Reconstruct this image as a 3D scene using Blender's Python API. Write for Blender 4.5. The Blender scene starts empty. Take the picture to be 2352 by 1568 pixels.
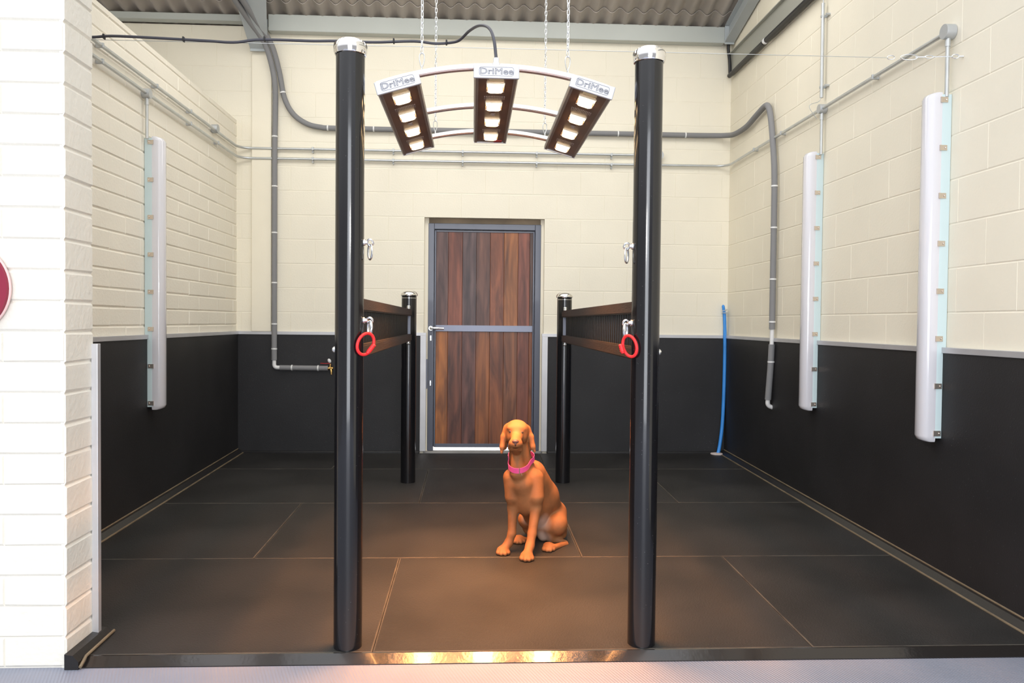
import bpy, bmesh, math, random
import numpy as np
from mathutils import Vector, Matrix
random.seed(7)
SC = bpy.context.scene
COL = SC.collection
PI = math.pi

# ------------------------------------------------------------------ materials
def mat(name, col, rough=.5, metal=0., bump=0., bscale=60., var=0., vscale=3., coat=0., spec=.5,
        emit=None, estr=0., speck=0., detail=4., var_col=None, trans=0., stretch=None, rvar=0.):
    m = bpy.data.materials.new(name); m.use_nodes = True
    nt = m.node_tree; N = nt.nodes; Lk = nt.links
    b = N['Principled BSDF']
    b.inputs['Base Color'].default_value = (*col, 1)
    b.inputs['Roughness'].default_value = rough
    b.inputs['Metallic'].default_value = metal
    b.inputs['Coat Weight'].default_value = coat
    b.inputs['Coat Roughness'].default_value = .05
    b.inputs['Specular IOR Level'].default_value = spec
    b.inputs['Transmission Weight'].default_value = trans
    if emit:
        b.inputs['Emission Color'].default_value = (*emit, 1); b.inputs['Emission Strength'].default_value = estr
    tc = N.new('ShaderNodeTexCoord'); src = tc.outputs['Object']
    if stretch:
        mp = N.new('ShaderNodeMapping'); mp.inputs['Scale'].default_value = stretch
        Lk.new(src, mp.inputs['Vector']); src = mp.outputs['Vector']
    if var or rvar:
        n = N.new('ShaderNodeTexNoise'); n.inputs['Scale'].default_value = vscale; n.inputs['Detail'].default_value = detail
        Lk.new(src, n.inputs['Vector'])
    if var:
        r = N.new('ShaderNodeValToRGB')
        lo = var_col if var_col else tuple(c*(1-var) for c in col)
        hi = tuple(min(1, c*(1+var*.5)) for c in col)
        r.color_ramp.elements[0].position = .3; r.color_ramp.elements[0].color = (*lo, 1)
        r.color_ramp.elements[1].position = .7; r.color_ramp.elements[1].color = (*hi, 1)
        Lk.new(n.outputs['Fac'], r.inputs['Fac']); last = r.outputs['Color']
    else: last = None
    if speck:
        v = N.new('ShaderNodeTexVoronoi'); v.inputs['Scale'].default_value = 45.
        Lk.new(tc.outputs['Object'], v.inputs['Vector'])
        n2 = N.new('ShaderNodeTexNoise'); n2.inputs['Scale'].default_value = 2.2
        Lk.new(tc.outputs['Object'], n2.inputs['Vector'])
        t = N.new('ShaderNodeMath'); t.operation = 'MULTIPLY'; t.inputs[1].default_value = .11
        Lk.new(n2.outputs['Fac'], t.inputs[0])
        lt = N.new('ShaderNodeMath'); lt.operation = 'LESS_THAN'
        Lk.new(v.outputs['Distance'], lt.inputs[0]); Lk.new(t.outputs[0], lt.inputs[1])
        mx = N.new('ShaderNodeMix'); mx.data_type = 'RGBA'
        Lk.new(lt.outputs[0], mx.inputs['Factor'])
        if last: Lk.new(last, mx.inputs['A'])
        else: mx.inputs['A'].default_value = (*col, 1)
        mx.inputs['B'].default_value = (speck, speck, speck*1.02, 1)
        last = mx.outputs['Result']
    if last: Lk.new(last, b.inputs['Base Color'])
    if rvar:
        mr = N.new('ShaderNodeMapRange'); mr.inputs['To Min'].default_value = max(.03, rough-rvar); mr.inputs['To Max'].default_value = min(1, rough+rvar)
        Lk.new(n.outputs['Fac'], mr.inputs['Value']); Lk.new(mr.outputs['Result'], b.inputs['Roughness'])
    if bump:
        n3 = N.new('ShaderNodeTexNoise'); n3.inputs['Scale'].default_value = bscale; n3.inputs['Detail'].default_value = 5
        Lk.new(src if stretch else tc.outputs['Object'], n3.inputs['Vector'])
        bp = N.new('ShaderNodeBump'); bp.inputs['Strength'].default_value = bump; bp.inputs['Distance'].default_value = .004
        Lk.new(n3.outputs['Fac'], bp.inputs['Height']); Lk.new(bp.outputs['Normal'], b.inputs['Normal'])
    return m

M = {}
CREAM = (.86, .805, .665)
M['wall'] = mat('painted_block_cream', CREAM, .55, bump=.25, bscale=70, var=.035, vscale=1.6)
M['wall_rough'] = mat('painted_block_rough', (.875, .825, .71), .55, bump=.55, bscale=55, var=.03, vscale=2)
M['pillar'] = mat('painted_block_white', (.78, .75, .67), .5, bump=.7, bscale=45, var=.04, vscale=3)
M['column'] = mat('painted_column_cream', (.86, .80, .655), .45, bump=.05, var=.03)
M['rubber'] = mat('black_rubber_sheet', (.017, .0165, .018), .55, bump=.18, bscale=120, var=.25, vscale=2.5, speck=.13, spec=.42)
M['mat'] = mat('rubber_floor_mat', (.024, .0228, .022), .55, bump=.55, bscale=140, var=.45, vscale=1.7, detail=8, spec=.32, rvar=.1)
M['dust'] = mat('dusty_mat_edge', (.060, .053, .042), .8, bump=.3, bscale=80, var=.75, vscale=5, var_col=(.022, .02, .018))
M['edge'] = mat('black_rubber_edging', (.012, .011, .011), .38, bump=.2, bscale=60)
M['wet_edge'] = mat('wet_black_edge', (.014, .012, .011), .16, bump=.10, bscale=60, rvar=.08, vscale=8, coat=.3)
M['tan'] = mat('tan_sealant', (.19, .145, .09), .6, bump=.3, bscale=90, var=.3, vscale=8)
M['concrete'] = mat('grey_painted_floor', (.245, .262, .325), .5, bump=.15, bscale=90, var=.10, vscale=2)
M['slab'] = mat('concrete_slab', (.35, .34, .33), .8, bump=.3, bscale=40, var=.2)
M['alu'] = mat('aluminium_trim', (.60, .60, .62), .42, metal=.55, bump=.04, bscale=30, var=.06, vscale=6)
M['alu_pol'] = mat('polished_aluminium', (.90, .90, .91), .22, metal=.9, bump=.02, bscale=40)
M['alu_cap'] = mat('satin_aluminium_cap', (.60, .61, .65), .38, metal=.3)
M['alu_side'] = mat('anodised_grey_brown_extrusion', (.22, .185, .165), .4, metal=.3)
M['post'] = mat('black_gloss_post', (.007, .007, .0085), .15, coat=.3, spec=.5, bump=.02, bscale=25, rvar=.06, vscale=9, speck=.06)
M['chrome'] = mat('chrome', (.90, .89, .88), .07, metal=1.)
M['steel'] = mat('bright_zinc', (.80, .82, .83), .24, metal=.9)
M['galv'] = mat('galvanised_conduit', (.60, .62, .62), .36, metal=.7, bump=.05, bscale=60, var=.08, vscale=12)
M['galv_box'] = mat('galvanised_box', (.50, .52, .53), .45, metal=.55)
M['foam'] = mat('grey_pipe_insulation', (.235, .235, .24), .85, bump=.12, bscale=90)
M['white_pl'] = mat('white_plastic', (.78, .78, .77), .4)
M['batten'] = mat('pale_green_polycarbonate', (.56, .68, .69), .35)
M['diff'] = mat('opal_diffuser', (.68, .67, .70), .18, coat=.4)
M['clip'] = mat('stainless_clip', (.66, .58, .50), .25, metal=.9)
M['wood'] = mat('dark_stained_rail', (.014, .0076, .0064), .5, bump=.35, bscale=30, var=.5, vscale=5, stretch=(6, .8, 6))
M['barmetal'] = mat('black_bars', (.010, .010, .011), .28)
M['bracket'] = mat('grey_steel_bracket', (.22, .24, .30), .4, metal=.3)
M['doorframe'] = mat('slate_door_frame', (.095, .105, .145), .34, coat=.2)
M['midrail'] = mat('slate_mid_rail', (.24, .26, .34), .4, metal=.3)  # lighter than the frame: the rail's reflection is put into its colour
M['pack'] = mat('timber_packer', (.33, .255, .175), .7, bump=.4, bscale=20, var=.3, vscale=4)
M['beam'] = mat('pale_grey_steel_beam', (.50, .525, .49), .45, bump=.04, var=.10, vscale=1.2)
M['rafter'] = mat('blue_grey_rafter', (.44, .475, .485), .5, bump=.05, var=.08, vscale=2)
M['roof'] = mat('fibre_cement_roof', (.40, .355, .31), .7, bump=.3, bscale=40, var=.22, vscale=2.5, stretch=(1, .35, 1))
M['tray'] = mat('galvanised_tray', (.42, .425, .38), .5, metal=.35, speck=.12)
M['black'] = mat('black_cable', (.012, .012, .014), .45)
M['navy'] = mat('dark_grey_cable', (.05, .05, .065), .45)
M['blue'] = mat('blue_water_pipe', (.045, .285, .78), .38, var=.12, vscale=5)
M['flange'] = mat('pale_flange', (.66, .56, .53), .6, var=.2, vscale=20)
M['red'] = mat('red_cord', (.80, .022, .028), .5, bump=.2, bscale=300)
M['redlever'] = mat('red_lever', (.55, .02, .025), .35)
M['redlabel'] = mat('dark_red_label', (.35, .02, .02), .5)
M['brass'] = mat('brass', (.72, .47, .17), .25, metal=.95)
M['disc'] = mat('dark_red_disc', (.26, .016, .045), .4)
M['disc_rim'] = mat('pale_pink_rim', (.75, .52, .50), .4)
M['heat'] = mat('brown_heater_face', (.105, .048, .026), .35, var=.25, vscale=4)
M['label'] = mat('cream_label', (.72, .62, .38), .5)
M['vent'] = mat('pale_slots', (.33, .27, .25), .5)
M['lamp'] = mat('halogen_glow', (1, .8, .5), .3, emit=(1., .70, .38), estr=14.)
M['reflector'] = mat('lamp_reflector', (.85, .72, .55), .2, metal=.9)
M['dog'] = mat('rust_fur', (.275, .112, .043), .66, bump=.16, bscale=260, var=.26, vscale=12, spec=.3)
M['dog_eye'] = mat('amber_eye', (.085, .05, .034), .15, coat=.4)
M['eyelid'] = mat('dark_eyelid', (.15, .055, .022), .6)
M['dog_nose'] = mat('liver_nose', (.085, .040, .038), .4, bump=.3, bscale=400)
M['collar'] = mat('pink_webbing', (.90, .10, .33), .6, bump=.3, bscale=350)
M['logo'] = mat('grey_engraving', (.10, .10, .12), .5)
M['ground'] = mat('sunlit_yard', (.75, .73, .70), .8, var=.1)

def plank_material():
    m = bpy.data.materials.new('door_planks'); m.use_nodes = True
    nt = m.node_tree; N = nt.nodes; Lk = nt.links; b = N['Principled BSDF']
    tc = N.new('ShaderNodeTexCoord')
    at = N.new('ShaderNodeAttribute'); at.attribute_name = 'tone'
    mp = N.new('ShaderNodeMapping'); mp.inputs['Scale'].default_value = (9, 9, .55)
    off = N.new('ShaderNodeVectorMath'); off.operation = 'MULTIPLY_ADD'
    Lk.new(at.outputs['Vector'], off.inputs[0]); off.inputs[1].default_value = (7.3, 4.1, 9.7)
    Lk.new(tc.outputs['Object'], off.inputs[2]); Lk.new(off.outputs[0], mp.inputs['Vector'])
    n = N.new('ShaderNodeTexNoise'); n.inputs['Scale'].default_value = 2.2; n.inputs['Detail'].default_value = 8; n.inputs['Distortion'].default_value = .8
    Lk.new(mp.outputs['Vector'], n.inputs['Vector'])
    r = N.new('ShaderNodeValToRGB')
    r.color_ramp.elements[0].position = .36; r.color_ramp.elements[0].color = (.74, .70, .70, 1)
    r.color_ramp.elements[1].position = .66; r.color_ramp.elements[1].color = (1.3, 1.25, 1.2, 1)
    Lk.new(n.outputs['Fac'], r.inputs['Fac'])
    mp2 = N.new('ShaderNodeMapping'); mp2.inputs['Scale'].default_value = (5, 5, .9)
    Lk.new(off.outputs[0], mp2.inputs['Vector'])
    n2 = N.new('ShaderNodeTexNoise'); n2.inputs['Scale'].default_value = 1.6; n2.inputs['Detail'].default_value = 3; n2.inputs['Distortion'].default_value = 1.6
    Lk.new(mp2.outputs['Vector'], n2.inputs['Vector'])
    r2 = N.new('ShaderNodeValToRGB')
    r2.color_ramp.elements[0].position = .34; r2.color_ramp.elements[0].color = (.50, .46, .48, 1)
    r2.color_ramp.elements[1].position = .62; r2.color_ramp.elements[1].color = (1.15, 1.15, 1.1, 1)
    Lk.new(n2.outputs['Fac'], r2.inputs['Fac'])
    mz = N.new('ShaderNodeMix'); mz.data_type = 'RGBA'; mz.blend_type = 'MULTIPLY'; mz.inputs['Factor'].default_value = 1
    Lk.new(r.outputs['Color'], mz.inputs['A']); Lk.new(r2.outputs['Color'], mz.inputs['B'])
    mx = N.new('ShaderNodeMix'); mx.data_type = 'RGBA'; mx.blend_type = 'MULTIPLY'; mx.inputs['Factor'].default_value = 1
    Lk.new(at.outputs['Color'], mx.inputs['A']); Lk.new(mz.outputs['Result'], mx.inputs['B'])
    Lk.new(mx.outputs['Result'], b.inputs['Base Color'])
    b.inputs['Roughness'].default_value = .42
    bp = N.new('ShaderNodeBump'); bp.inputs['Strength'].default_value = .25; bp.inputs['Distance'].default_value = .003
    Lk.new(n.outputs['Fac'], bp.inputs['Height']); Lk.new(bp.outputs['Normal'], b.inputs['Normal'])
    return m
M['planks'] = plank_material()

def ribbed_floor():
    m = M['concrete']; nt = m.node_tree; N = nt.nodes; Lk = nt.links; b = N['Principled BSDF']
    tc = N.new('ShaderNodeTexCoord'); w = N.new('ShaderNodeTexWave')
    w.inputs['Scale'].default_value = 26; w.inputs['Distortion'].default_value = .3
    mp = N.new('ShaderNodeMapping'); mp.inputs['Rotation'].default_value = (0, 0, -.35)
    Lk.new(tc.outputs['Object'], mp.inputs['Vector']); Lk.new(mp.outputs['Vector'], w.inputs['Vector'])
    bp = N.new('ShaderNodeBump'); bp.inputs['Strength'].default_value = .35; bp.inputs['Distance'].default_value = .004
    Lk.new(w.outputs['Fac'], bp.inputs['Height']); Lk.new(bp.outputs['Normal'], b.inputs['Normal'])
ribbed_floor()

# ------------------------------------------------------------------ mesh helpers
def V(*a): return Vector(a)

class MB:
    def __init__(s): s.bm = bmesh.new()
    def box(s, a, b, mtx=None, bev=0.):
        x0, y0, z0 = a; x1, y1, z1 = b
        vs = [s.bm.verts.new(p) for p in ((x0,y0,z0),(x1,y0,z0),(x1,y1,z0),(x0,y1,z0),(x0,y0,z1),(x1,y0,z1),(x1,y1,z1),(x0,y1,z1))]
        fs = [s.bm.faces.new([vs[i] for i in f]) for f in ((3,2,1,0),(4,5,6,7),(0,1,5,4),(1,2,6,5),(2,3,7,6),(3,0,4,7))]
        if bev:
            es = list({e for f in fs for e in f.edges})
            r = bmesh.ops.bevel(s.bm, geom=es, offset=bev, segments=2, affect='EDGES', profile=.5)
            vs = list({v for f in r['faces'] for v in f.verts} | {v for v in vs if v.is_valid})
        if mtx is not None:
            for v in vs: v.co = mtx @ v.co
        return s
    def prism(s, poly, d0, d1, f):
        """poly: 2-D outline, f(u, v, d) -> point"""
        a = [s.bm.verts.new(f(u, v, d0)) for u, v in poly]; b = [s.bm.verts.new(f(u, v, d1)) for u, v in poly]
        n = len(poly)
        s.bm.faces.new(a[::-1]); s.bm.faces.new(b)
        for i in range(n): s.bm.faces.new((a[i], a[(i+1) % n], b[(i+1) % n], b[i]))
        return s
    def tube(s, pts, r, n=12, closed=False, cap=True, flat=None, up=None):
        pts = [Vector(p) for p in pts]; m = len(pts)
        rs = r if isinstance(r, (list, tuple)) else [r]*m
        T = []
        for i in range(m):
            if closed: t = pts[(i+1) % m]-pts[i-1]
            else: t = pts[min(i+1, m-1)]-pts[max(i-1, 0)]
            T.append(t.normalized())
        u = Vector(up) if up else (Vector((0,0,1)) if abs(T[0].z) < .9 else Vector((1,0,0)))
        u = (u-T[0]*u.dot(T[0])).normalized(); rings = []
        for i in range(m):
            if up: u = Vector(up)
            u = (u-T[i]*u.dot(T[i])).normalized(); w = T[i].cross(u)
            fx, fy = flat if flat else (1, 1)
            rings.append([s.bm.verts.new(pts[i]+(u*math.cos(2*PI*k/n)*fx+w*math.sin(2*PI*k/n)*fy)*rs[i]) for k in range(n)])
        for i in range(m if closed else m-1):
            A = rings[i]; B = rings[(i+1) % m]
            if closed and i == m-1:
                j = min(range(n), key=lambda q: (B[q].co-A[0].co).length); B = B[j:]+B[:j]
            for k in range(n): s.bm.faces.new((A[k], A[(k+1) % n], B[(k+1) % n], B[k]))
        if cap and not closed: s.bm.faces.new(rings[0][::-1]); s.bm.faces.new(rings[-1])
        return s
    def cyl(s, a, b, r, n=24): return s.tube([a, b], r, n)
    def lathe(s, prof, o=(0,0,0), n=40, ax='Z'):
        o = Vector(o); rings = []
        for r, h in prof:
            if r < 1e-6: rings.append([s.bm.verts.new(o+s._ax(0, 0, h, ax))])
            else: rings.append([s.bm.verts.new(o+s._ax(r*math.cos(2*PI*k/n), r*math.sin(2*PI*k/n), h, ax)) for k in range(n)])
        for A, B in zip(rings, rings[1:]):
            if len(A) == 1 and len(B) == 1: continue
            for k in range(n):
                if len(A) == 1: s.bm.faces.new((A[0], B[(k+1) % n], B[k]))
                elif len(B) == 1: s.bm.faces.new((A[k], A[(k+1) % n], B[0]))
                else: s.bm.faces.new((A[k], A[(k+1) % n], B[(k+1) % n], B[k]))
        return s
    def _ax(s, a, b, h, ax):
        return Vector((a, b, h)) if ax == 'Z' else (Vector((h, a, b)) if ax == 'X' else Vector((b, h, a)))
    def ball(s, c, r, n=16, m=None):
        r3 = r if isinstance(r, (list, tuple)) else (r,)*3
        mt = Matrix.Translation(c) @ (m if m is not None else Matrix()) @ Matrix.Diagonal((*r3, 1))
        bmesh.ops.create_uvsphere(s.bm, u_segments=n, v_segments=max(6, n*2//3), radius=1, matrix=mt); return s
    def torus(s, c, R, r, axis='X', n=24, k=8, sy=1.):
        pts = []
        for i in range(n):
            a = 2*PI*i/n; p, q = R*math.cos(a), R*sy*math.sin(a)
            pts.append(Vector(c)+(Vector((0, p, q)) if axis == 'X' else (Vector((p, 0, q)) if axis == 'Y' else Vector((p, q, 0)))))
        return s.tube(pts, r, k, closed=True)
    def build(s, name, m, parent=None, smooth=True, loc=None, ang=40):
        bmesh.ops.recalc_face_normals(s.bm, faces=s.bm.faces)
        me = bpy.data.meshes.new(name)
        if loc is not None:
            for v in s.bm.verts: v.co -= Vector(loc)
        s.bm.to_mesh(me); s.bm.free()
        me.materials.append(M[m] if isinstance(m, str) else m)
        if smooth:
            me.polygons.foreach_set('use_smooth', [True]*len(me.polygons))
            me.set_sharp_from_angle(angle=math.radians(ang))
        o = bpy.data.objects.new(name, me); COL.objects.link(o)
        if loc is not None: o.location = loc
        if parent is not None:
            o.parent = parent
            o.matrix_parent_inverse = Matrix.Translation(-ploc(parent))
        return o

def ploc(o):
    v = Vector(o.location)
    while o.parent is not None:
        # children keep world coordinates in their meshes, their own location is zero
        o = o.parent; 
        v = Vector(o.location) if o.parent is None else v
    return v

def tag(o, label=None, cat=None, group=None, kind=None):
    if label: o['label'] = label
    if cat: o['category'] = cat
    if group: o['group'] = group
    if kind: o['kind'] = kind
    return o
def thing(name, loc, label, cat, group=None):
    o = bpy.data.objects.new(name, None); COL.objects.link(o); o.location = loc
    o.empty_display_size = .05
    return tag(o, label, cat, group)
def part(mb, name, m, parent, **kw):
    """mesh in world coordinates, hung under a thing (Empty) or a part"""
    bm = mb.bm
    root = parent
    while root.parent is not None: root = root.parent
    o = mb.build(name, m, None, **kw)
    o.parent = parent
    o.matrix_parent_inverse = Matrix.Translation(-Vector(root.location))
    if parent is not root: o.matrix_parent_inverse = Matrix()
    return o

def fillet(pts, rad, seg=8):
    P = [Vector(p) for p in pts]; out = [P[0]]
    for a, b, c in zip(P, P[1:], P[2:]):
        u = (a-b); w = (c-b); L = min(rad, u.length*.49, w.length*.49)
        p0 = b+u.normalized()*L; p1 = b+w.normalized()*L
        for i in range(seg+1):
            t = i/seg; out.append(p0*(1-t)**2+b*2*t*(1-t)+p1*t*t)
    out.append(P[-1]); return out
def spline(pts, seg=10):
    P = [Vector(p) for p in pts]; P = [P[0]*2-P[1]]+P+[P[-1]*2-P[-2]]; out = []
    for i in range(1, len(P)-2):
        a, b, c, d = P[i-1:i+3]
        for k in range(seg):
            t = k/seg
            out.append(.5*((2*b)+(c-a)*t+(2*a-5*b+4*c-d)*t*t+(3*b-a-3*c+d)*t**3))
    out.append(P[-2]); return out

# ------------------------------------------------------------------ the place: sizes (metres)
YB = 7.5            # back wall
XL, XR = -2.183, 2.433
YF = 3.10           # front edge of the mats
def fz(y): return .028+.017*(y-3.1)     # the wash bay falls towards its front edge
RS = .25            # roof slope
def roof_z(y): return 4.128+RS*(7.4-y)

# ------------------------------------------------------------------ block walls (real, slightly recessed joints)
def block_wall(name, m, f, u0, u1, z0, z1, bl, ch, pu, pz, jd, cham, jit=0., holes=(), thick=.2):
    mb = MB(); bm = mb.bm
    def quad(ps): bm.faces.new([bm.verts.new(f(*p)) for p in ps])
    k0 = math.floor((z0-pz)/ch); k1 = math.ceil((z1-pz)/ch)
    for k in range(k0, k1):
        za, zb = pz+k*ch, pz+(k+1)*ch
        sh = 0 if k % 2 else bl*.5
        dz = random.uniform(-jit, jit)*.5
        i0 = math.floor((u0-pu-sh)/bl); i1 = math.ceil((u1-pu-sh)/bl)
        for i in range(i0, i1):
            ua = pu+sh+i*bl; ub = ua+bl
            rects = [(max(ua, u0), min(ub, u1), max(za, z0), min(zb, z1))]
            for (ha, hb, hc, hd) in holes:
                nr = []
                for (a, b, c, d) in rects:
                    if b <= ha or a >= hb or d <= hc or c >= hd: nr.append((a, b, c, d)); continue
                    if a < ha: nr.append((a, ha, c, d))
                    if b > hb: nr.append((hb, b, c, d))
                    if d > hd: nr.append((max(a, ha), min(b, hb), hd, d))
                    if c < hc: nr.append((max(a, ha), min(b, hb), c, hc))
                rects = nr
            for (a, b, c, d) in rects:
                if b-a < .004 or d-c < .004: continue
                e = cham; ev = cham*.45
                ea = ev if abs(a-ua) < 1e-6 else 0; eb = ev if abs(b-ub) < 1e-6 else 0
                ec = e if abs(c-za) < 1e-6 else 0; ed = e if abs(d-zb) < 1e-6 else 0
                if (b-a) < ea+eb+.002 or (d-c) < ec+ed+.002: continue
                j = [random.uniform(-jit, jit) for _ in range(4)]; h = random.uniform(-jit, jit)*.5
                g = .2
                O = [(a+ea*g, c+ec*g, -jd), (b-eb*g, c+ec*g, -jd), (b-eb*g, d-ed*g, -jd), (a+ea*g, d-ed*g, -jd)]
                I = [(a+ea, c+ec+(j[0] if ec else 0)+dz*(ec > 0), h), (b-eb, c+ec+(j[1] if ec else 0)+dz*(ec > 0), h), (b-eb, d-ed+(j[2] if ed else 0), h), (a+ea, d-ed+(j[3] if ed else 0), h)]
                vo = [bm.verts.new(f(*p)) for p in O]; vi = [bm.verts.new(f(*p)) for p in I]
                bm.faces.new(vi)
                for q in range(4): bm.faces.new((vo[q], vo[(q+1) % 4], vi[(q+1) % 4], vi[q]))
    # solid core behind the joints
    segs = [(u0, u1, z0, z1)]
    for (ha, hb, hc, hd) in holes:
        segs = [(u0, ha, z0, z1), (hb, u1, z0, z1), (ha, hb, hd, z1)]
        if hc > z0: segs.append((ha, hb, z0, hc))
    for (a, b, c, d) in segs:
        vs = [bm.verts.new(f(u, z, h)) for h in (-jd, -thick) for u, z in ((a, c), (b, c), (b, d), (a, d))]
        for q in ((0,1,2,3),(7,6,5,4),(0,4,5,1),(1,5,6,2),(2,6,7,3),(3,7,4,0)): bm.faces.new([vs[i] for i in q])
    o = mb.build(name, m, smooth=False)
    return tag(o, kind='structure')

DX0, DX1, DZT = -.455, .672, 2.310     # door opening
block_wall('wall_back', 'wall', lambda u, z, h: (u, YB-h, z), -7.0, XR, -.05, 4.03, .45, .225, .11, .059, .002, .006, .0006, holes=((DX0, DX1, -.06, DZT),), thick=.215)
block_wall('wall_right', 'wall', lambda u, z, h: (XR-h, u, z), .6, YB+.21, -.05, 5.9, .45, .225, .076, .059, .0022, .006, .0008, thick=.215)
block_wall('wall_left', 'wall_rough', lambda u, z, h: (XL+h, u, z), 3.3, YB, -.05, 3.17, .45, .115, .19, .14, .006, .010, .0022, thick=.215)
block_wall('wall_front', 'pillar', lambda u, z, h: (u, YF-.005-h, z), -5.2, -1.545, -.02, 5.6, .45, .1165, -1.545-.45, .002, .006, .010, .002, thick=.216)
# the end face of the pillar, same coursing
block_wall('wall_pillar_return', 'pillar', lambda u, z, h: (-1.538+h, u, z), 3.097, 3.312, -.02, 5.6, .9, .1165, 2.6, .002, .006, .010, .0035, thick=.02)

# ------------------------------------------------------------------ floor and mats
mb = MB(); bm = mb.bm
vs = [bm.verts.new(p) for p in ((-5.5, -4, 0), (4, -4, 0), (4, YF-.002, 0), (-5.5, YF-.002, 0), (-5.5, YF-.002, 0), (4, YF-.002, 0), (4, 7.52, fz(7.52)-.028), (-5.5, 7.52, fz(7.52)-.028))]
bm.faces.new(vs[:4]); bm.faces.new(vs[4:])
tag(mb.build('floor', 'concrete', smooth=False), kind='structure')

MATS = 'black rubber floor mats'
XA, XB = XL+.03, XR-.045
G = .0012
R1, R2, R3, R4 = YF+.044, 4.335, 5.558, 6.735
def rmat(poly, label, col=None):
    cx = sum(p[0] for p in poly)/len(poly); cy = sum(p[1] for p in poly)/len(poly)
    mb = MB(); bm = mb.bm; n = len(poly)
    def ins(d):
        out = []
        for i in range(n):
            p = Vector((*poly[i], 0)); a = Vector((*poly[i-1], 0)); b = Vector((*poly[(i+1) % n], 0))
            e1 = (p-a).normalized(); e2 = (b-p).normalized()
            n1 = Vector((-e1.y, e1.x, 0)); n2 = Vector((-e2.y, e2.x, 0))
            q = p+(n1+n2)*d; out.append((q.x, q.y))
        return out
    lo = [bm.verts.new((x, y, fz(y)-.0275)) for x, y in ins(G)]
    mi = [bm.verts.new((x, y, fz(y)-.0022)) for x, y in ins(G)]
    to = [bm.verts.new((x, y, fz(y))) for x, y in ins(G+.0065)]
    bm.faces.new(to); bm.faces.new(lo[::-1])
    for A, B in ((lo, mi), (mi, to)):
        for i in range(n):
            q = bm.faces.new((A[i], A[(i+1) % n], B[(i+1) % n], B[i]))
            if A is mi: q.material_index = 1
    o = mb.build('rubber_floor_mat', 'mat', loc=(cx, cy, fz(cy)-.0275), smooth=False)
    o.data.materials.append(M['dust'])
    return tag(o, label, 'floor mat', MATS)
def rect(a, b, c, d): return [(a, c), (b, c), (b, d), (a, d)]
rmat([(-1.525, R1), (-.385, R1), (-.385, R2), (XA, R2), (XA, 3.33), (-1.525, 3.33)], 'black rubber mat under the tall left post, front row beside the white pillar')
rmat(rect(-.385, 1.395, R1, R2), 'wide brown-lit rubber mat in the front row, in front of the dog')
rmat(rect(1.395, XB, R1, R2), 'black rubber mat in the front right corner of the bay')
rmat(rect(XA, -1.17, R2, R3), 'small dark rubber mat against the left wall, second row from the front')
rmat(rect(-1.17, .612, R2, R3), 'rubber mat the dog sits on, middle of the second row')
rmat(rect(.612, XB, R2, R3), 'dark rubber mat in the second row, right of the sitting dog')
rmat(rect(XA, -.36, R3, R4), 'dark rubber mat behind the tall left post, third row, up to the left wall')
rmat(rect(-.36, 1.47, R3, R4), 'rubber mat between the two short posts, third row from the front')
rmat(rect(1.47, XB, R3, R4), 'near-black rubber mat against the right wall in the third row')
rmat(rect(XA, -1.17, R4, YB-.03), 'narrow dark rubber mat in the back left corner')
rmat(rect(-1.17, .64, R4, YB-.03), 'narrow rubber mat right in front of the wooden door')
rmat(rect(.64, XB, R4, YB-.03), 'narrow dark rubber mat in the back right corner by the blue pipe')

# ------------------------------------------------------------------ rubber wall sheets, trims, edging
SH = 1.205
def sheet(a, b, label):
    c = ((a[0]+b[0])/2, (a[1]+b[1])/2, a[2])
    o = MB().box(a, b).build('rubber_wall_sheet', 'rubber', loc=c, smooth=False)
    tag(o, label, 'wall sheet', 'black rubber wall sheets')
TB = .014
sheet((XL+.004, YB-TB, .10), (-.485, YB-.001, SH), 'black rubber wall sheet on the back wall, left of the door')
sheet((.712, YB-TB, .10), (XR-.004, YB-.001, SH), 'black rubber wall sheet on the back wall, right of the door')
sheet((XL+.004, 3.34, .035), (XL+.004+TB, YB-.016, SH), 'black rubber wall sheet along the left wall under the narrow blocks')
sheet((XR-.004-TB, 2.0, .02), (XR-.004, YB-.016, SH), 'long black rubber wall sheet along the right wall')
def trim(n, a, b):
    tag(MB().box(a, b, bev=.002).build('trim_%d' % n, 'alu', smooth=False), kind='structure')
trim(1, (XL+.002, YB-.022, SH-.004), (-.43, YB-.001, SH+.026))
trim(2, (.655, YB-.022, SH-.004), (XR-.002, YB-.001, SH+.026))
trim(3, (XL+.001, 3.33, SH-.004), (XL+.026, YB-.022, SH+.026))
trim(4, (XR-.026, 2.0, SH-.004), (XR-.001, YB-.022, SH+.026))
trim(5, (-.485, YB-.024, .118), (-.430, YB-.001, SH-.004))
trim(6, (.657, YB-.024, .118), (.712, YB-.001, SH-.004))
trim(7, (-1.540, 3.300, .036), (-1.514, 3.328, 1.235))
def edging(n, x, side, y0, y1):
    mb = MB(); bm = mb.bm
    def f(u, v, y): return (x+side*u, y, fz(y)+v)
    pr = [(0, -.02), (.052, -.02), (.050, .004), (.018, .030), (0, .034)]
    mb.prism(pr, y0, y1, f)
    o = mb.build('baseboard_%s' % n, 'edge', smooth=False); tag(o, kind='structure')
    for u, v, r in ((.054, .003, .006), (.002, .036, .005)):
        b = MB().tube([(x+side*u, y0, fz(y0)+v), (x+side*u, y1, fz(y1)+v)], r, 8)
        s = b.build('sealant_bead', 'tan'); s.parent = o
edging('right', XR-.018, -1, 2.0, YB-.02)
edging('left', XL+.018, 1, 3.33, YB-.02)
mb = MB()
for a, b in (((XL+.02, YB-.04, fz(YB)-.02), (-.487, YB-.013, fz(YB)+.018)), ((.714, YB-.04, fz(YB)-.02), (XR-.02, YB-.013, fz(YB)+.018))): mb.box(a, b, bev=.006)
tag(mb.build('baseboard_back', 'edge', smooth=False), kind='structure')
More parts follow.
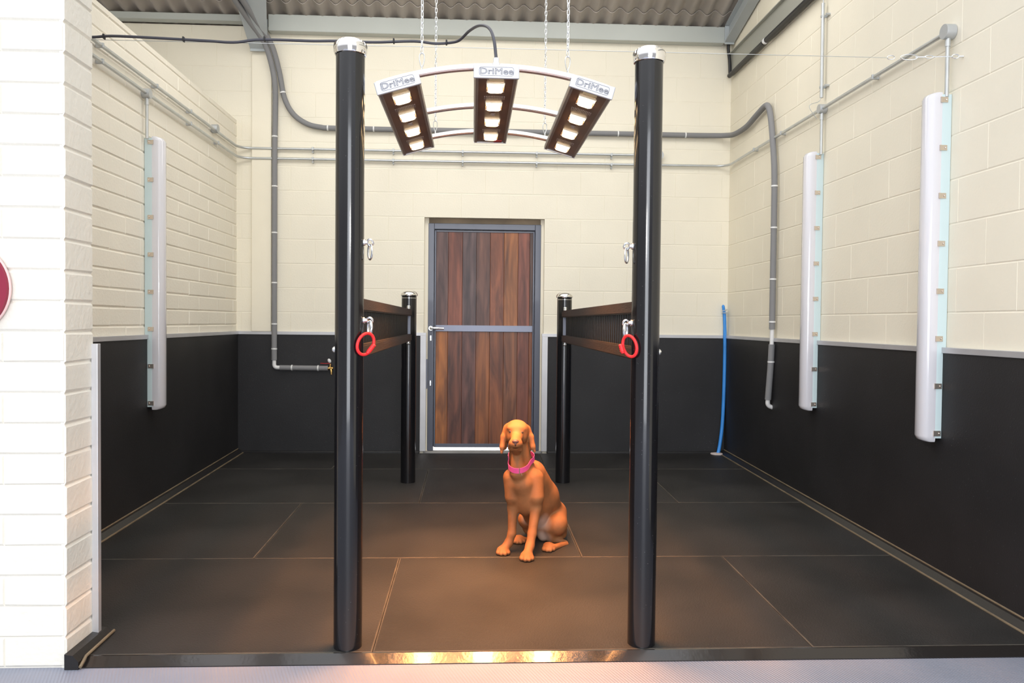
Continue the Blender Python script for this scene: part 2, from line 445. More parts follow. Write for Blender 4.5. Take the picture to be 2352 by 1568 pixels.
# sloping wet edge in front of the mats
mb = MB()
mb.prism([(YF-.010, -.002), (YF+.043, -.002), (YF+.043, .0285), (YF+.036, .0285), (YF-.010, .004)], -1.482, XR-.02, lambda u, v, d: (d, u, v))
tag(mb.build('baseboard_front', 'wet_edge', smooth=False), kind='structure')
# the black kerb strip at the foot of the pillar
mb = MB()
def fp(u, v, y): return (-1.538+u, y, v)
mb.prism([(0, .001), (.052, .001), (.052, .030), (.03, .055), (0, .06)], 3.075, 3.36, fp)
o = mb.build('baseboard_pillar', 'edge', smooth=False); tag(o, kind='structure')
s = MB().tube([(-1.478, 3.072, .012), (-1.478, 3.12, .036), (-1.478, 3.36, .042)], .006, 8).build('sealant_bead', 'tan'); s.parent = o

# ------------------------------------------------------------------ door
door = bpy.data.objects.new('door_1', None); COL.objects.link(door); door.location = (.115, YB+.09, .1); tag(door, kind='structure')
FX0, FX1, FZ0, FZ1 = -.420, .645, .142, 2.262
yf = YB+.075
mb = MB()
for a, b in (((DX0, yf-.015, .11), (FX0+.004, yf+.06, DZT)), ((FX1-.004, yf-.015, .11), (DX1, yf+.06, DZT))): mb.box(a, b)
part(mb, 'reveal_lining', 'column', door, smooth=False)
part(MB().box((FX0, yf+.01, FZ1-.004), (FX1, yf+.06, DZT)), 'head_packer', 'pack', door, smooth=False)
mb = MB(); w = .056
for a, b in (((FX0, yf-.02, FZ0-.03), (FX0+w, yf+.05, FZ1)), ((FX1-w, yf-.02, FZ0-.03), (FX1, yf+.05, FZ1)), ((FX0+w, yf-.02, FZ1-w), (FX1-w, yf+.05, FZ1))): mb.box(a, b, bev=.004)
part(mb, 'frame', 'doorframe', door, smooth=False)
PX0, PX1 = FX0+w+.004, FX1-w-.004
mb = MB()
s = .014
for a, b in (((PX0, yf, FZ0), (PX0+s, yf+.04, FZ1-w-.006)), ((PX1-s, yf, FZ0), (PX1, yf+.04, FZ1-w-.006)), ((PX0+s, yf, FZ1-w-.022), (PX1-s, yf+.04, FZ1-w-.006)), ((PX0+s, yf-.004, FZ0), (PX1-s, yf+.04, FZ0+.034))): mb.box(a, b, bev=.002)
part(mb, 'leaf_frame', 'doorframe', door, smooth=False)
part(MB().box((FX0+.012, yf+.041, FZ0), (FX1-.012, yf+.058, FZ1-.01)), 'light_block_board', 'doorframe', door, smooth=False)  # unseen board added to stop daylight leaking through the door gaps
part(MB().box((PX0+s, yf-.006, 1.243), (PX1-s, yf+.03, 1.303), bev=.003), 'mid_rail', 'midrail', door, smooth=False)
def planks(name, z0, z1, tones):
    mb = MB(); bm = mb.bm
    xs = [PX0+s, -.233, -.098, .034, .165, .297, .429, .540, PX1-s]
    for i in range(8):
        n0 = len(bm.verts); mb.box((xs[i]+.0003, yf+.006, z0), (xs[i+1]-.0003, yf+.03, z1), bev=.0025)
    o = part(mb, name, 'planks', door, smooth=False)
    at = o.data.color_attributes.new('tone', 'FLOAT_COLOR', 'CORNER')
    for p in o.data.polygons:
        x = p.center.x; i = min(7, max(0, sum(1 for q in xs[1:-1] if x > q)))
        for l in p.loop_indices: at.data[l].color = (*tones[i], 1)
planks('upper_planks', 1.300, FZ1-w-.020, [(.125,.068,.062),(.190,.058,.032),(.105,.066,.068),(.135,.060,.044),(.215,.070,.032),(.290,.108,.036),(.195,.064,.042),(.105,.055,.042)])
planks('lower_planks', FZ0+.030, 1.246, [(.360,.125,.028),(.150,.048,.025),(.125,.050,.040),(.255,.085,.024),(.235,.075,.026),(.190,.070,.030),(.170,.052,.030),(.250,.080,.026)])
mb = MB().tube(spline([(-.392, yf-.02, 1.272), (-.392, yf-.055, 1.272), (-.37, yf-.062, 1.272), (-.325, yf-.062, 1.273), (-.268, yf-.056, 1.271)], 6), [.011]*13+[.012]*6+[.010]*6, 12, flat=(1.1, .8))
mb.cyl((-.392, yf-.026, 1.272), (-.392, yf-.018, 1.272), .022, 20)
part(mb, 'lever_handle', 'steel', door)
for zz in (1.178, .752):
    mb = MB().box((-.401, yf-.026, zz-.026), (-.383, yf-.019, zz+.026), bev=.003); mb.cyl((-.392, yf-.032, zz+.006), (-.392, yf-.02, zz+.006), .008, 14)
    part(mb, 'keyhole_plate', 'steel', door, smooth=False)
part(MB().box((FX0-.016, yf-.018, .70), (FX0-.001, yf+.03, .98), bev=.002), 'strike_plate', 'bracket', door, smooth=False)
tag(MB().box((DX0, YB-.002, .075), (DX1, YB+.3, .110)).build('trim_8', 'slab', smooth=False), kind='structure')
o = MB().box((-6, YB+.22, -.1), (6, YB+8, .098)).build('floor_outside', 'ground', smooth=False); tag(o, kind='structure')

# ------------------------------------------------------------------ roof and steel
mb = MB(); bm = mb.bm
def corr(y0, y1, dz):
    x0, x1, st = -7.2, 2.45, .0146/1.0
    n = int((x1-x0)/st); rows = []
    for y in (y0, y1):
        for t in (0, -.007):
            rows.append([bm.verts.new((x0+i*st, y, roof_z(y)+dz-t+.023*math.cos(2*PI*(x0+i*st)/.146))) for i in range(n+1)])
    a, a2, b, b2 = rows
    for i in range(n):
        bm.faces.new((a[i], b[i], b[i+1], a[i+1])); bm.faces.new((a2[i], a2[i+1], b2[i+1], b2[i])); bm.faces.new((a[i], a[i+1], a2[i+1], a2[i])); bm.faces.new((b[i], b2[i], b2[i+1], b[i+1]))
corr(7.24, 7.95, .0)
corr(4.7, 7.42, .012)
tag(mb.build('ceiling', 'roof', ang=60), kind='structure')

o = MB().box((-1.875, YB-.10, 3.962), (XR-.10, YB-.002, 4.112), bev=.006).build('eaves_beam', 'beam', loc=(.2, YB-.05, 3.962), smooth=False)
tag(o, 'pale grey steel beam under the roof along the top of the back wall', 'beam', 'steel eaves beams')
o = MB().box((-7.0, YB-.10, 4.040), (-2.06, YB-.002, 4.100), bev=.006).build('eaves_beam', 'beam', loc=(-4, YB-.05, 4.04), smooth=False)
tag(o, 'shorter pale beam under the roof in the left bay, behind the low wall', 'beam', 'steel eaves beams')
# boxed column in the back wall
o = MB().box((-2.040, YB-.028, SH+.024), (-1.862, YB-.001, 3.80), bev=.004).build('wall_column', 'column', loc=(-1.95, YB-.02, .09), smooth=False)
tag(o, 'cream boxed column on the back wall behind the grey insulated pipes', 'column')
# rafter that lands on the column
def rafter(name, x, wd, y0, z0, y1, z1, dep, label):
    root = thing(name, (x, y0, z0), label, 'rafter', 'sloping steel rafters')
    def f(u, v, d): return (x+d, u, v)
    t = .014
    part(MB().prism([(y0, z0), (y1, z1), (y1, z1+t), (y0, z0+t)], -wd/2, wd/2, f), 'bottom_flange', 'rafter', root, smooth=False)
    part(MB().prism([(y0, z0+t), (y1, z1+t), (y1, z1+dep), (y0, z0+dep)], -.006, .006, f), 'web', 'rafter', root, smooth=False)
    part(MB().prism([(y0, z0+dep), (y1, z1+dep), (y1, z1+dep+t), (y0, z0+dep+t)], -wd/2, wd/2, f), 'top_flange', 'rafter', root, smooth=False)
    part(MB().box((x-wd/2, y0, z0-.015), (x+wd/2, y0+.012, z0+dep)), 'end_plate', 'rafter', root, smooth=False)
rf = thing('roof_rafter', (-1.96, 7.42, 3.80), 'blue-grey steel rafter rising from the boxed column behind the tall left post', 'rafter', 'sloping steel rafters')
path = [(7.42, 3.80, -2.040, -1.885), (6.90, 4.075, -2.035, -1.765), (3.0, 5.06, -2.035, -1.765)]
mb = MB(); bm = mb.bm; rg = []
for y, z, a, b in path: rg.append([bm.verts.new((a, y, z)), bm.verts.new((b, y, z)), bm.verts.new((b, y, z+.014)), bm.verts.new((a, y, z+.014))])
for A, B in zip(rg, rg[1:]):
    for k in range(4): bm.faces.new((A[k], A[(k+1) % 4], B[(k+1) % 4], B[k]))
bm.faces.new(rg[0]); bm.faces.new(rg[-1])
part(mb, 'bottom_flange', 'rafter', rf, smooth=False)
part(MB().prism([(y, z+.012) for y, z, a, b in path]+[(y, roof_z(y)-.035) for y in (3.0, 6.90, 7.42)], -.006, .006, lambda u, v, d: (-1.925+d, u, v)), 'web', 'rafter', rf, smooth=False)
part(MB().box((-2.04, 7.418, 3.78), (-1.885, 7.43, 4.07)), 'end_plate', 'rafter', rf, smooth=False)
rafter('roof_rafter', 2.375, .09, YB-.11, 3.965, 3.0, 4.90, .15, 'pale steel rafter climbing along the top of the right wall')

# ------------------------------------------------------------------ posts
def tall_post(x, sx, label):
    y = 3.203; r = .0565; zb = fz(y)
    root = thing('tethering_post', (x, y, zb), label, 'post', 'tall black posts')
    part(MB().lathe([(0, zb), (r, zb), (r, 2.392), (0, 2.392)], (x, y, 0), 48), 'pole', 'post', root)
    part(MB().lathe([(.0575, 2.384), (.0615, 2.386), (.0655, 2.396), (.0668, 2.410), (.0655, 2.424), (.061, 2.432), (.052, 2.434), (.050, 2.440), (.046, 2.443), (.020, 2.444), (0, 2.444)], (x, y, 0), 48), 'cap', 'chrome', root)
    for k in range(3):
        a = -PI/2+(-.75 if k == 0 else (.75 if k == 1 else PI))
        p = V(x+.0655*math.cos(a), y+.0655*math.sin(a), 2.405)
    for zz in (1.650, 1.340):
        bx = x+sx*r
        mb = MB().cyl((bx-sx*.012, y, zz), (bx+sx*.014, y, zz), .008, 14)
        mb.cyl((bx-sx*.001, y, zz), (bx+sx*.005, y, zz), .013, 16)
        pts = [(bx+sx*(.0245+.0115*math.cos(2*PI*i/20)), y-.5*.0115*math.sin(2*PI*i/20)*1.2, zz+.0115*math.sin(2*PI*i/20)) for i in range(20)]
        mb.tube(pts, .0042, 8, closed=True)
        eye = part(mb, 'eye_bolt', 'steel', root)
        if zz > 1.5:
            pts = [(bx+sx*.0245+sx*.010*math.cos(2*PI*i/28), y-.018*math.cos(2*PI*i/28), zz-.037+.030*math.sin(2*PI*i/28)) for i in range(28)]
            rg = part(MB().tube(pts, .0042, 8, closed=True), 'tie_ring', 'steel', eye)
        else:
            pts = [(bx+sx*.0245+sx*.008*math.cos(2*PI*i/24), y-.011*math.cos(2*PI*i/24), zz-.030+.026*math.sin(2*PI*i/24)) for i in range(24)]
            rg = part(MB().tube(pts, .0062, 8, closed=True), 'snap_shackle', 'steel', eye)
    mb = MB().lathe([(0, 0), (.013, 0), (.013, .006), (.008, .012), (0, .013)] if sx < 0 else [(0, 0), (.013, 0), (.013, -.006), (.008, -.012), (0, -.013)], (x-sx*(r-.001), y+.01, 1.222), 16, 'X')
    part(mb, 'bolt', 'steel', root)
    # red cord loop through the lower shackle
    bx = x+sx*(r+.0245)
    zc = 1.247
    pts = []
    for i in range(36):
        a = 2*PI*i/36
        pts.append((bx-sx*.012+(.029 if sx > 0 else .023)*math.cos(a), y-.030+sx*math.cos(a)*.028, zc+.041*math.sin(a)+.010*math.cos(a)*sx))
    cl = thing('cord_loop', (bx, y-.012, zc), 'red cord loop knotted through the lower shackle of the %s tall post' % ('left' if sx > 0 else 'right'), 'cord', 'red cord loops')
    part(MB().tube(pts, .0062, 10, closed=True), 'cord', 'red', cl)
    kx = bx-sx*.012+sx*.029
    mb = MB()
    k = .024 if sx > 0 else .020
    a0 = V(bx+sx*.020, y-.010, zc-.002); a1 = V(bx-sx*.006, y-.030, zc-.038)
    if sx < 0: a0 = V(bx-.021, y-.006, zc+.006); a1 = V(bx-.012, y-.016, zc-.030)
    mb.tube([a0.lerp(a1, t/6) for t in range(7)], [.006, .0085, .009, .009, .009, .0085, .006], 10)
    for t in (.15, .35, .55, .75):
        c = a0.lerp(a1, t); mb.ball(c, (.010, .010, .0075), 10)
    part(mb, 'knot', 'red', cl)
    return root
tall_post(-.490, 1, 'tall black steel post left of the dog with chrome cap and inward rings')
tall_post(.702, -1, 'tall black steel post right of the dog with chrome cap and inward rings')

def short_post(x, label):
    y = 6.230; r = .0575; zb = fz(y)
    root = thing('short_post', (x, y, zb), label, 'post', 'short black posts')
    part(MB().lathe([(0, zb), (r, zb), (r, 1.528), (0, 1.528)], (x, y, 0), 40), 'pole', 'post', root)
    part(MB().lathe([(.0578, 1.514), (.0592, 1.515), (.0592, 1.518), (.0578, 1.519)], (x, y, 0), 40), 'neck_ring', 'chrome', root)
    part(MB().lathe([(.058, 1.530), (.064, 1.532), (.0665, 1.540), (.064, 1.550), (.055, 1.562), (.040, 1.571), (.02, 1.575), (0, 1.576)], (x, y, 0), 40), 'cap', 'chrome', root)
short_post(-.493, 'short black post with chrome mushroom cap left of the door')
short_post(.722, 'short black post with chrome mushroom cap right of the door')

def side_rail(xa, xb, s, label):
    """wooden barrier between a tall and a short post; s points to the inside"""
    y0, y1 = 3.262, 6.168; xm = (xa+xb)/2
    root = thing('side_rail', (xm, (y0+y1)/2, 1.18), label, 'barrier', 'wooden side rails')
    def X(y): return xa+(xb-xa)*(y-y0)/(y1-y0)
    def beam(z0, z1, hw, name):
        mb = MB(); bm = mb.bm
        vs = []
        for y, dz in ((y0, 0), (y1, .0)):
            for dx, z in ((-hw, z0), (hw, z0), (hw, z1), (-hw, z1)): vs.append(bm.verts.new((X(y)+dx, y, z+dz)))
        for q in ((3,2,1,0),(4,5,6,7),(0,1,5,4),(1,2,6,5),(2,3,7,6),(3,0,4,7)): bm.faces.new([vs[i] for i in q])
        bmesh.ops.bevel(bm, geom=list(bm.edges), offset=.006, segments=2, affect='EDGES')
        part(mb, name, 'wood', root, ang=30)
    beam(1.378, 1.430, .034, 'top_rail'); beam(1.186, 1.240, .034, 'bottom_rail')
    mb = MB(); n = 46
    for i in range(n):
        y = y0+.09+(y1-y0-.17)*i/(n-1)
        mb.cyl((X(y), y, 1.232), (X(y), y, 1.386), .0085, 10)
    part(mb, 'vertical_bars', 'barmetal', root)
    part(MB().box((X(y1)-.028, y1-.055, 1.236), (X(y1)+.028, y1-.03, 1.382), bev=.002), 'end_bracket', 'bracket', root, smooth=False)
    for zz, d in ((1.432, 1), (1.184, -1)):
        yy = y1-.03
        mb = MB().cyl((X(yy)+s*.012, yy-.01, zz), (X(yy)+s*.012, yy-.01, zz+d*.016), .013, 16); mb.ball((X(yy)+s*.012, yy-.01, zz+d*.018), (.014, .014, .010), 14)
        part(mb, 'bolt', 'steel', root)
    mb = MB().ball((X(y0)+s*.004, y0+.06, 1.180), (.012, .012, .012), 12); part(mb, 'bolt', 'steel', root)
side_rail(-.480, -.500, 1, 'dark wooden rail with black vertical bars between the left tall and short posts')
side_rail(.702, .727, -1, 'dark wooden rail with black vertical bars between the right tall and short posts')

# ------------------------------------------------------------------ heater (solarium)
HX = .092
heat = thing('heat_lamp_rig', (HX, 3.97, 2.36), 'arched aluminium heat lamp rig with three glowing panels hanging between the tall posts', 'heater')
R = 1.49
def arch_z(x, top): return top-R+math.sqrt(R*R-(x-HX)**2)
for y, top, hw in ((3.435, 2.440, .508), (4.02, 2.434, .50), (4.52, 2.424, .50)):
    mb = MB(); bm = mb.bm; rings = []
    for i in range(41):
        x = HX-hw+2*hw*i/40; z = arch_z(x, top); nx = (x-HX)/R; nz = math.sqrt(1-nx*nx)
        rings.append([bm.verts.new((x-nx*d, y+e, z-nz*d)) for d, e in ((0, -.013), (0, .013), (.005, .018), (.019, .018), (.024, .013), (.024, -.013), (.019, -.018), (.005, -.018))])
    for A, B in zip(rings, rings[1:]):
        for k in range(8): bm.faces.new((A[k], A[(k+1) % 8], B[(k+1) % 8], B[k]))
    bm.faces.new(rings[0]); bm.faces.new(rings[-1][::-1])
    part(mb, 'arched_bar', 'alu_pol', heat)
TEXT = []
def letters(body, mtx, size, parent, m):
    """outlined lettering, turned into a mesh"""
    cu = bpy.data.curves.new('lettering', 'FONT'); cu.body = body; cu.size = size; cu.align_x = 'CENTER'; cu.align_y = 'CENTER'
    cu.fill_mode = 'NONE'; cu.bevel_depth = size*.022; cu.bevel_resolution = 1; cu.resolution_u = 3
    t = bpy.data.objects.new('lettering', cu); COL.objects.link(t)
    bpy.context.view_layer.update()
    me = bpy.data.meshes.new_from_object(t.evaluated_get(bpy.context.evaluated_depsgraph_get()))
    bpy.data.objects.remove(t); bpy.data.curves.remove(cu)
    me.transform(mtx); me.materials.clear(); me.materials.append(M[m])
    o = bpy.data.objects.new('lettering', me); COL.objects.link(o); o.parent = parent
    return o
def panel(cx, z, tilt):
    y0, y1 = 3.372, 4.575; hw = .0925; t = .048
    mt = Matrix.Translation((cx, 0, z)) @ Matrix.Rotation(tilt, 4, 'Y')
    def P(mb): 
        for v in mb.bm.verts: v.co = mt @ v.co
        return mb
    root = part(P(MB().box((-hw+.016, y0, .004), (hw-.016, y1, t))), 'lamp_panel', 'heat', heat, smooth=False)
    for sx in (-1, 1):
        def f(u, v, d): return (sx*(hw-u), d, v)
        mb = MB().prism([(.018, .001), (.006, 0), (0, .006), (-.002, .018), (0, t), (.018, t)], y0, y1, f); part(P(mb), 'side_extrusion', 'alu_side', root, ang=20)
    mb = MB().box((-hw-.003, y0-.016, -.002), (hw+.003, y0, t+.004), bev=.003)
    cap = part(P(mb), 'end_cap', 'alu_cap', root, smooth=False)
    mb = MB().box((-hw, y1, -.001), (hw, y1+.008, t), bev=.002); part(P(mb), 'rear_cap', 'alu_cap', root, smooth=False)
    # engraved lettering inside a rounded outline
    letters('DriMee', mt @ Matrix.Translation((0, y0-.0165, .0250)) @ Matrix.Rotation(PI/2, 4, 'X') @ Matrix.Diagonal((1.28, 1, 1, 1)), .036, root, 'logo')
    out = []
    for qx, qz, a0 in ((1, 1, 0), (-1, 1, PI/2), (-1, -1, PI), (1, -1, 1.5*PI)):
        for k in range(6):
            a = a0+k*PI/10; out.append((qx*.063+.009*math.cos(a), y0-.0165, .0255+qz*.0085+.009*math.sin(a)))
    part(P(MB().tube(out, .0007, 6, closed=True)), 'lettering_outline', 'logo', root)
    # lamps
    for yy in (3.515, 3.815, 4.120, 4.440):
        mb = MB(); bm = mb.bm
        a = [(-.040, yy-.062), (.040, yy-.062), (.040, yy+.062), (-.040, yy+.062)]
        lo = [bm.verts.new((u, v, .001)) for u, v in a]; li = [bm.verts.new((u*.94, v+(yy-v)*.06, .001)) for u, v in a]; hi = [bm.verts.new((u*.9, v+(yy-v)*.1, .006)) for u, v in a]; ho = [bm.verts.new((u, v, .006)) for u, v in a]
        for A, B in ((lo, li), (li, hi), (ho, lo)):
            for i in range(4): bm.faces.new((A[i], A[(i+1) % 4], B[(i+1) % 4], B[i]))
        part(P(mb), 'lamp_reflector', 'reflector', root, smooth=False)
        mb = MB()
        prof = []
        for i in range(28):
            q = 2*PI*i/28; cs, sn = math.cos(q), math.sin(q)
            prof.append((.033*abs(cs)**.45*(1 if cs > 0 else -1), yy+.016+.036*abs(sn)**.8*(1 if sn > 0 else -1)))
        def f2(u, v, d): return (u, v, d)
        mb.prism(prof, -.006, .005, f2); mb.box((-.036, yy-.050, -.003), (.036, yy-.034, .005))
        part(P(mb), 'halogen_lamp', 'lamp', root, ang=50)
    for yy in (3.668, 4.295):
        mb = MB()
        for k in range(13):
            x = -.045+.09*k/12; mb.box((x-.0017, yy-.026+.006*abs(k-6)/6, .0015), (x+.0017, yy+.026-.004*(k % 2), .0045))
        part(P(mb), 'vent_slots', 'vent', root, smooth=False)
    mb = MB()
    for k, (a, b) in enumerate(((-.010, .012), (-.014, .008), (-.008, .010), (-.003, .012))): mb.box((a, 3.945+k*.014, .002), (b, 3.950+k*.014, .0045))
    part(P(mb), 'maker_mark', 'vent', root, smooth=False)
    part(P(MB().box((-.030, y0+.004, .001), (.032, y0+.032, .0045))), 'paper_label', 'label', root, smooth=False)
    if abs(tilt) < .01:
        part(P(MB().box((.020, y1-.05, .001), (.065, y1-.01, .0045))), 'red_label', 'redlabel', root, smooth=False)
        mb = MB().cyl((0, y0+.045, t-.002), (0, y0+.045, t+.030), .017, 20); mb.cyl((0, y0+.045, t+.028), (0, y0+.045, t+.052), .012, 20)
        part(P(mb), 'cable_gland', 'white_pl', root)
    # the warm light the lamps of this panel give
    la = bpy.data.lights.new('heat_lamps', 'AREA'); la.shape = 'RECTANGLE'; la.size = .12; la.size_y = 1.1; la.energy = HEAT_W; la.color = (1., .40, .12); la.spread = math.radians(84)
    lo = bpy.data.objects.new('heat_lamps', la); COL.objects.link(lo); lo.matrix_world = mt @ Matrix.Translation((0, 3.97, -.012))
HEAT_W = 25.
panel(HX, 2.360, 0)
panel(-.312, 2.304, -.288)
panel(.4895, 2.308, .283)

# ------------------------------------------------------------------ chains
def chain(x, y, z0, label):
    root = thing('chain', (x, y, z0), label, 'chain', 'zinc hanging chains')
    zt = roof_z(y)-.03
    hook = []
    for i in range(24):
        a = 2*PI*i/24
        hook.append((x+(.010+.004*math.sin(a))*math.cos(a), y, z0+.036+.030*math.sin(a)))
    part(MB().tube(hook, .0026, 8, closed=True), 'snap_hook', 'steel', root)
    eye = MB().torus((x, y, z0-.002), .009, .003, 'X', 16, 6); part(eye, 'eye_bolt', 'steel', root)
    mb = MB(); p = .025; z = z0+.066+.012; k = 0
    while z < zt:
        tw = .35*math.sin(k*.23)+(PI/2 if k % 2 else 0)+.5
        pts = []
        for i in range(12):
            a = 2*PI*i/12; h = .0055*math.cos(a); v = .0155*math.sin(a)
            v = max(-.0155, min(.0155, v*1.05)); pts.append((x+h*math.cos(tw), y+h*math.sin(tw), z+v))
        mb.tube(pts, .0021, 6, closed=True); z += p; k += 1
    part(mb, 'links', 'steel', root)
for x, y, lab in ((-.224, 3.435, 'zinc chain holding the front left of the heat lamp rig'), (.400, 3.435, 'zinc chain holding the front right of the heat lamp rig'),
                  (-.217, 4.52, 'zinc chain holding the rear left of the heat lamp rig'), (.400, 4.52, 'zinc chain holding the rear right of the heat lamp rig')):
    chain(x, y, arch_z(x, 2.440 if y < 4 else 2.424)+.008, lab)

# ------------------------------------------------------------------ cables and wires
cab = thing('power_cable', (HX, 3.417, 2.46), 'dark thin power cable looping along the wire down to the heat lamp rig', 'cable')
pts = spline([(XL+.02, 3.99, 2.70), (-1.87, 3.995, 2.700), (-1.736, 4.0, 2.710), (-1.34, 4.0, 2.700), (-1.18, 4, 2.695), (-1.047, 4.0, 2.712), (-.80, 4, 2.712), (-.687, 4.0, 2.715), (-.495, 4.0, 2.714), (-.303, 4.0, 2.724), (-.20, 4, 2.716), (-.125, 4.0, 2.721), (-.075, 3.95, 2.718), (-.025, 3.83, 2.722), (.022, 3.68, 2.693), (.062, 3.55, 2.635), (.082, 3.46, 2.555), (HX, 3.417, 2.455)], 8)
part(MB().tube(pts, .0068, 10), 'cord', 'navy', cab)
for x, z in ((-1.80, 2.706), (-1.42, 2.703), (-1.03, 2.714), (-.62, 2.716), (-.40, 2.722), (-.14, 2.722)):
    part(MB().box((x-.004, 3.988, z-.012), (x+.004, 4.012, z+.012), bev=.003), 'cable_tie', 'black', cab, smooth=False)
wire = thing('suspension_wire', (1.4, 3.99, 2.70), 'thin steel wire strung across the bay to the right wall', 'wire')
part(MB().tube([(XL+.01, 4.006, 2.690), (.1, 4.006, 2.702), (2.10, 4.0, 2.706)], .0016, 6), 'strand', 'galv', wire)
def wp(u): return (2.10+.333*u, 4.0-.115*u, 2.706-.022*u)
mb = MB()
def oval(u, l, h):
    c = Vector(wp(u)); d = Vector((.333, -.115, -.022)).normalized()
    return [c+d*l*math.cos(2*PI*i/18)+Vector((0, 0, 1))*h*math.sin(2*PI*i/18) for i in range(18)]
mb.tube(oval(.06, .018, .010), .0022, 6, closed=True); mb.tube(oval(.30, .040, .014), .0024, 6, closed=True); mb.cyl(wp(.38), wp(.52), .003, 8); mb.tube(oval(.56, .020, .007), .002, 6, closed=True); mb.cyl(wp(.6), wp(.86), .002, 8)
part(mb, 'turnbuckle', 'steel', wire)
mb = MB().tube(oval(.90, .016, .010), .003, 6, closed=True); mb.cyl(wp(.93), wp(1.0), .005, 10)
part(mb, 'wall_hook', 'steel', wire)

# ------------------------------------------------------------------ strip lights on the walls
def strip_light(wx, sx, y, label, zt, zb):
    """wx wall face, sx direction into the room"""
    root = thing('strip_light', (wx, y, zb), label, 'light', 'vertical strip lights')
    def cap(z): return z
    w = .050
    mb = MB()
    def f(u, v, d): return (wx+sx*u, y+v, d)
    poly = [(.002, -w), (.040, -w), (.052, -w*.92), (.052, w*.92), (.040, w), (.002, w)]
    mb.prism(poly, zb+.02, zt-.012, f)
    base = part(mb, 'base', 'batten', root, ang=25)
    mb = MB(); bm = mb.bm
    prof = [(.046, -.047), (.058, -.048), (.085, -.046), (.105, -.038), (.117, -.022), (.120, 0), (.117, .022), (.105, .038), (.085, .046), (.058, .048), (.046, .047)]
    rings = []
    for dz, sc in ((0, .0), (0, .55), (.010, .85), (.030, 1.), (zt-zb-.030, 1.), (zt-zb-.010, .85), (zt-zb, .55), (zt-zb, .0)):
        rings.append([bm.verts.new((wx+sx*(.046+(u-.046)*sc), y+v*(.75+.25*sc), zb+dz)) for u, v in prof])
    for A, B in zip(rings, rings[1:]):
        for k in range(len(prof)-1): bm.faces.new((A[k], A[k+1], B[k+1], B[k]))
    part(mb, 'diffuser', 'diff', root)
    for k in range(8):
        z = zt-.040-k*(zt-zb-.085)/7
        mb = MB().box((wx+sx*.022, y-w-.004, z-.014), (wx+sx*.058, y-w+.002, z+.014), bev=.001); mb.box((wx+sx*.054, y-w-.006, z-.014), (wx+sx*.060, y-w+.006, z+.014)); mb.ball((wx+sx*.032, y-w-.004, z), .005, 8)
        part(mb, 'clip', 'clip', root, smooth=False)
strip_light(XR, -1, 4.022, 'opal strip light standing upright on the right wall, nearest the camera', 2.532, .742)
strip_light(XR, -1, 5.505, 'opal strip light standing upright on the right wall, beside the grey insulated pipe', 2.545, .738)
strip_light(XL, 1, 5.475, 'opal strip light standing upright on the left wall of narrow blocks', 2.548, .728)

# ------------------------------------------------------------------ conduits
def saddle(mb, p, r, n):
    """small saddle clip: p point on pipe, n 'b' back wall / 'l' / 'r'"""
    x, y, z = p
    if n == 'b': mb.box((x-.008, y-r-.003, z-r-.003), (x+.008, YB, z+r+.003), bev=.002); mb.ball((x, y-r, z-r-.014), .007, 8); mb.cyl((x, y-r, z-r-.02), (x, YB, z-r-.02), .007, 8)
    elif n == 'l': mb.box((XL, y-.008, z-r-.003), (x+r+.003, y+.008, z+r+.003), bev=.002)
    else: mb.box((x-r-.003, y-.008, z-r-.003), (XR, y+.008, z+r+.003), bev=.002)
    return mb
def round_box(mb, x, y, z, s, R=.036):
    return mb.lathe([(0, 0), (R, 0), (R, .044), (R*.97, .050), (0, .050)] if s > 0 else [(0, 0), (R, 0), (R, -.044), (R*.97, -.050), (0, -.050)], (x, y, z), 28, 'X')
cr = .0115; o_ = .030
c1 = thing('conduit_run', (-.2, YB-o_, 2.916), 'upper thin galvanised conduit along the left and back walls', 'conduit', 'galvanised conduit runs')
part(MB().tube(fillet([(XL+o_, 3.34, 2.912), (XL+o_, YB-o_, 2.912), (1.70, YB-o_, 2.920)], .13), cr, 12), 'pipe', 'galv', c1)
for x in (-1.483, -.745, -.103, .588, 1.293): part(saddle(MB(), (x, YB-o_, 2.917), cr, 'b'), 'saddle_clip', 'galv_box', c1, smooth=False)
for y in (4.75, 5.55, 6.2): part(saddle(MB(), (XL+o_, y, 2.912), cr, 'l'), 'saddle_clip', 'galv_box', c1, smooth=False)
part(round_box(MB(), XL+.002, 6.80, 2.925, 1), 'junction_box', 'galv_box', c1)
mb = MB().lathe([(0, 0), (.05, 0), (.05, -.05), (0, -.05)], (1.735, YB, 2.920), 28, 'Y'); part(mb, 'junction_box', 'galv_box', c1)
c2 = thing('conduit_run', (.0, YB-o_, 2.825), 'lower galvanised conduit that runs round all three walls with drops to the strip lights', 'conduit', 'galvanised conduit runs')
part(MB().tube(fillet([(XL+o_, 3.34, 2.820), (XL+o_, YB-o_, 2.820), (XR-o_, YB-o_, 2.832), (XR-o_, 3.985, 2.835)], .13), cr, 12), 'pipe', 'galv', c2)
for x in (-1.483, -.745, -.103, .588, 1.293): part(saddle(MB(), (x, YB-o_, 2.825), cr, 'b'), 'saddle_clip', 'galv_box', c2, smooth=False)
for y in (4.75, 6.2, 6.85): part(saddle(MB(), (XL+o_, y, 2.820), cr, 'l'), 'saddle_clip', 'galv_box', c2, smooth=False)
for y in (6.75, 6.15, 4.72): part(saddle(MB(), (XR-o_, y, 2.834), cr, 'r'), 'saddle_clip', 'galv_box', c2, smooth=False)
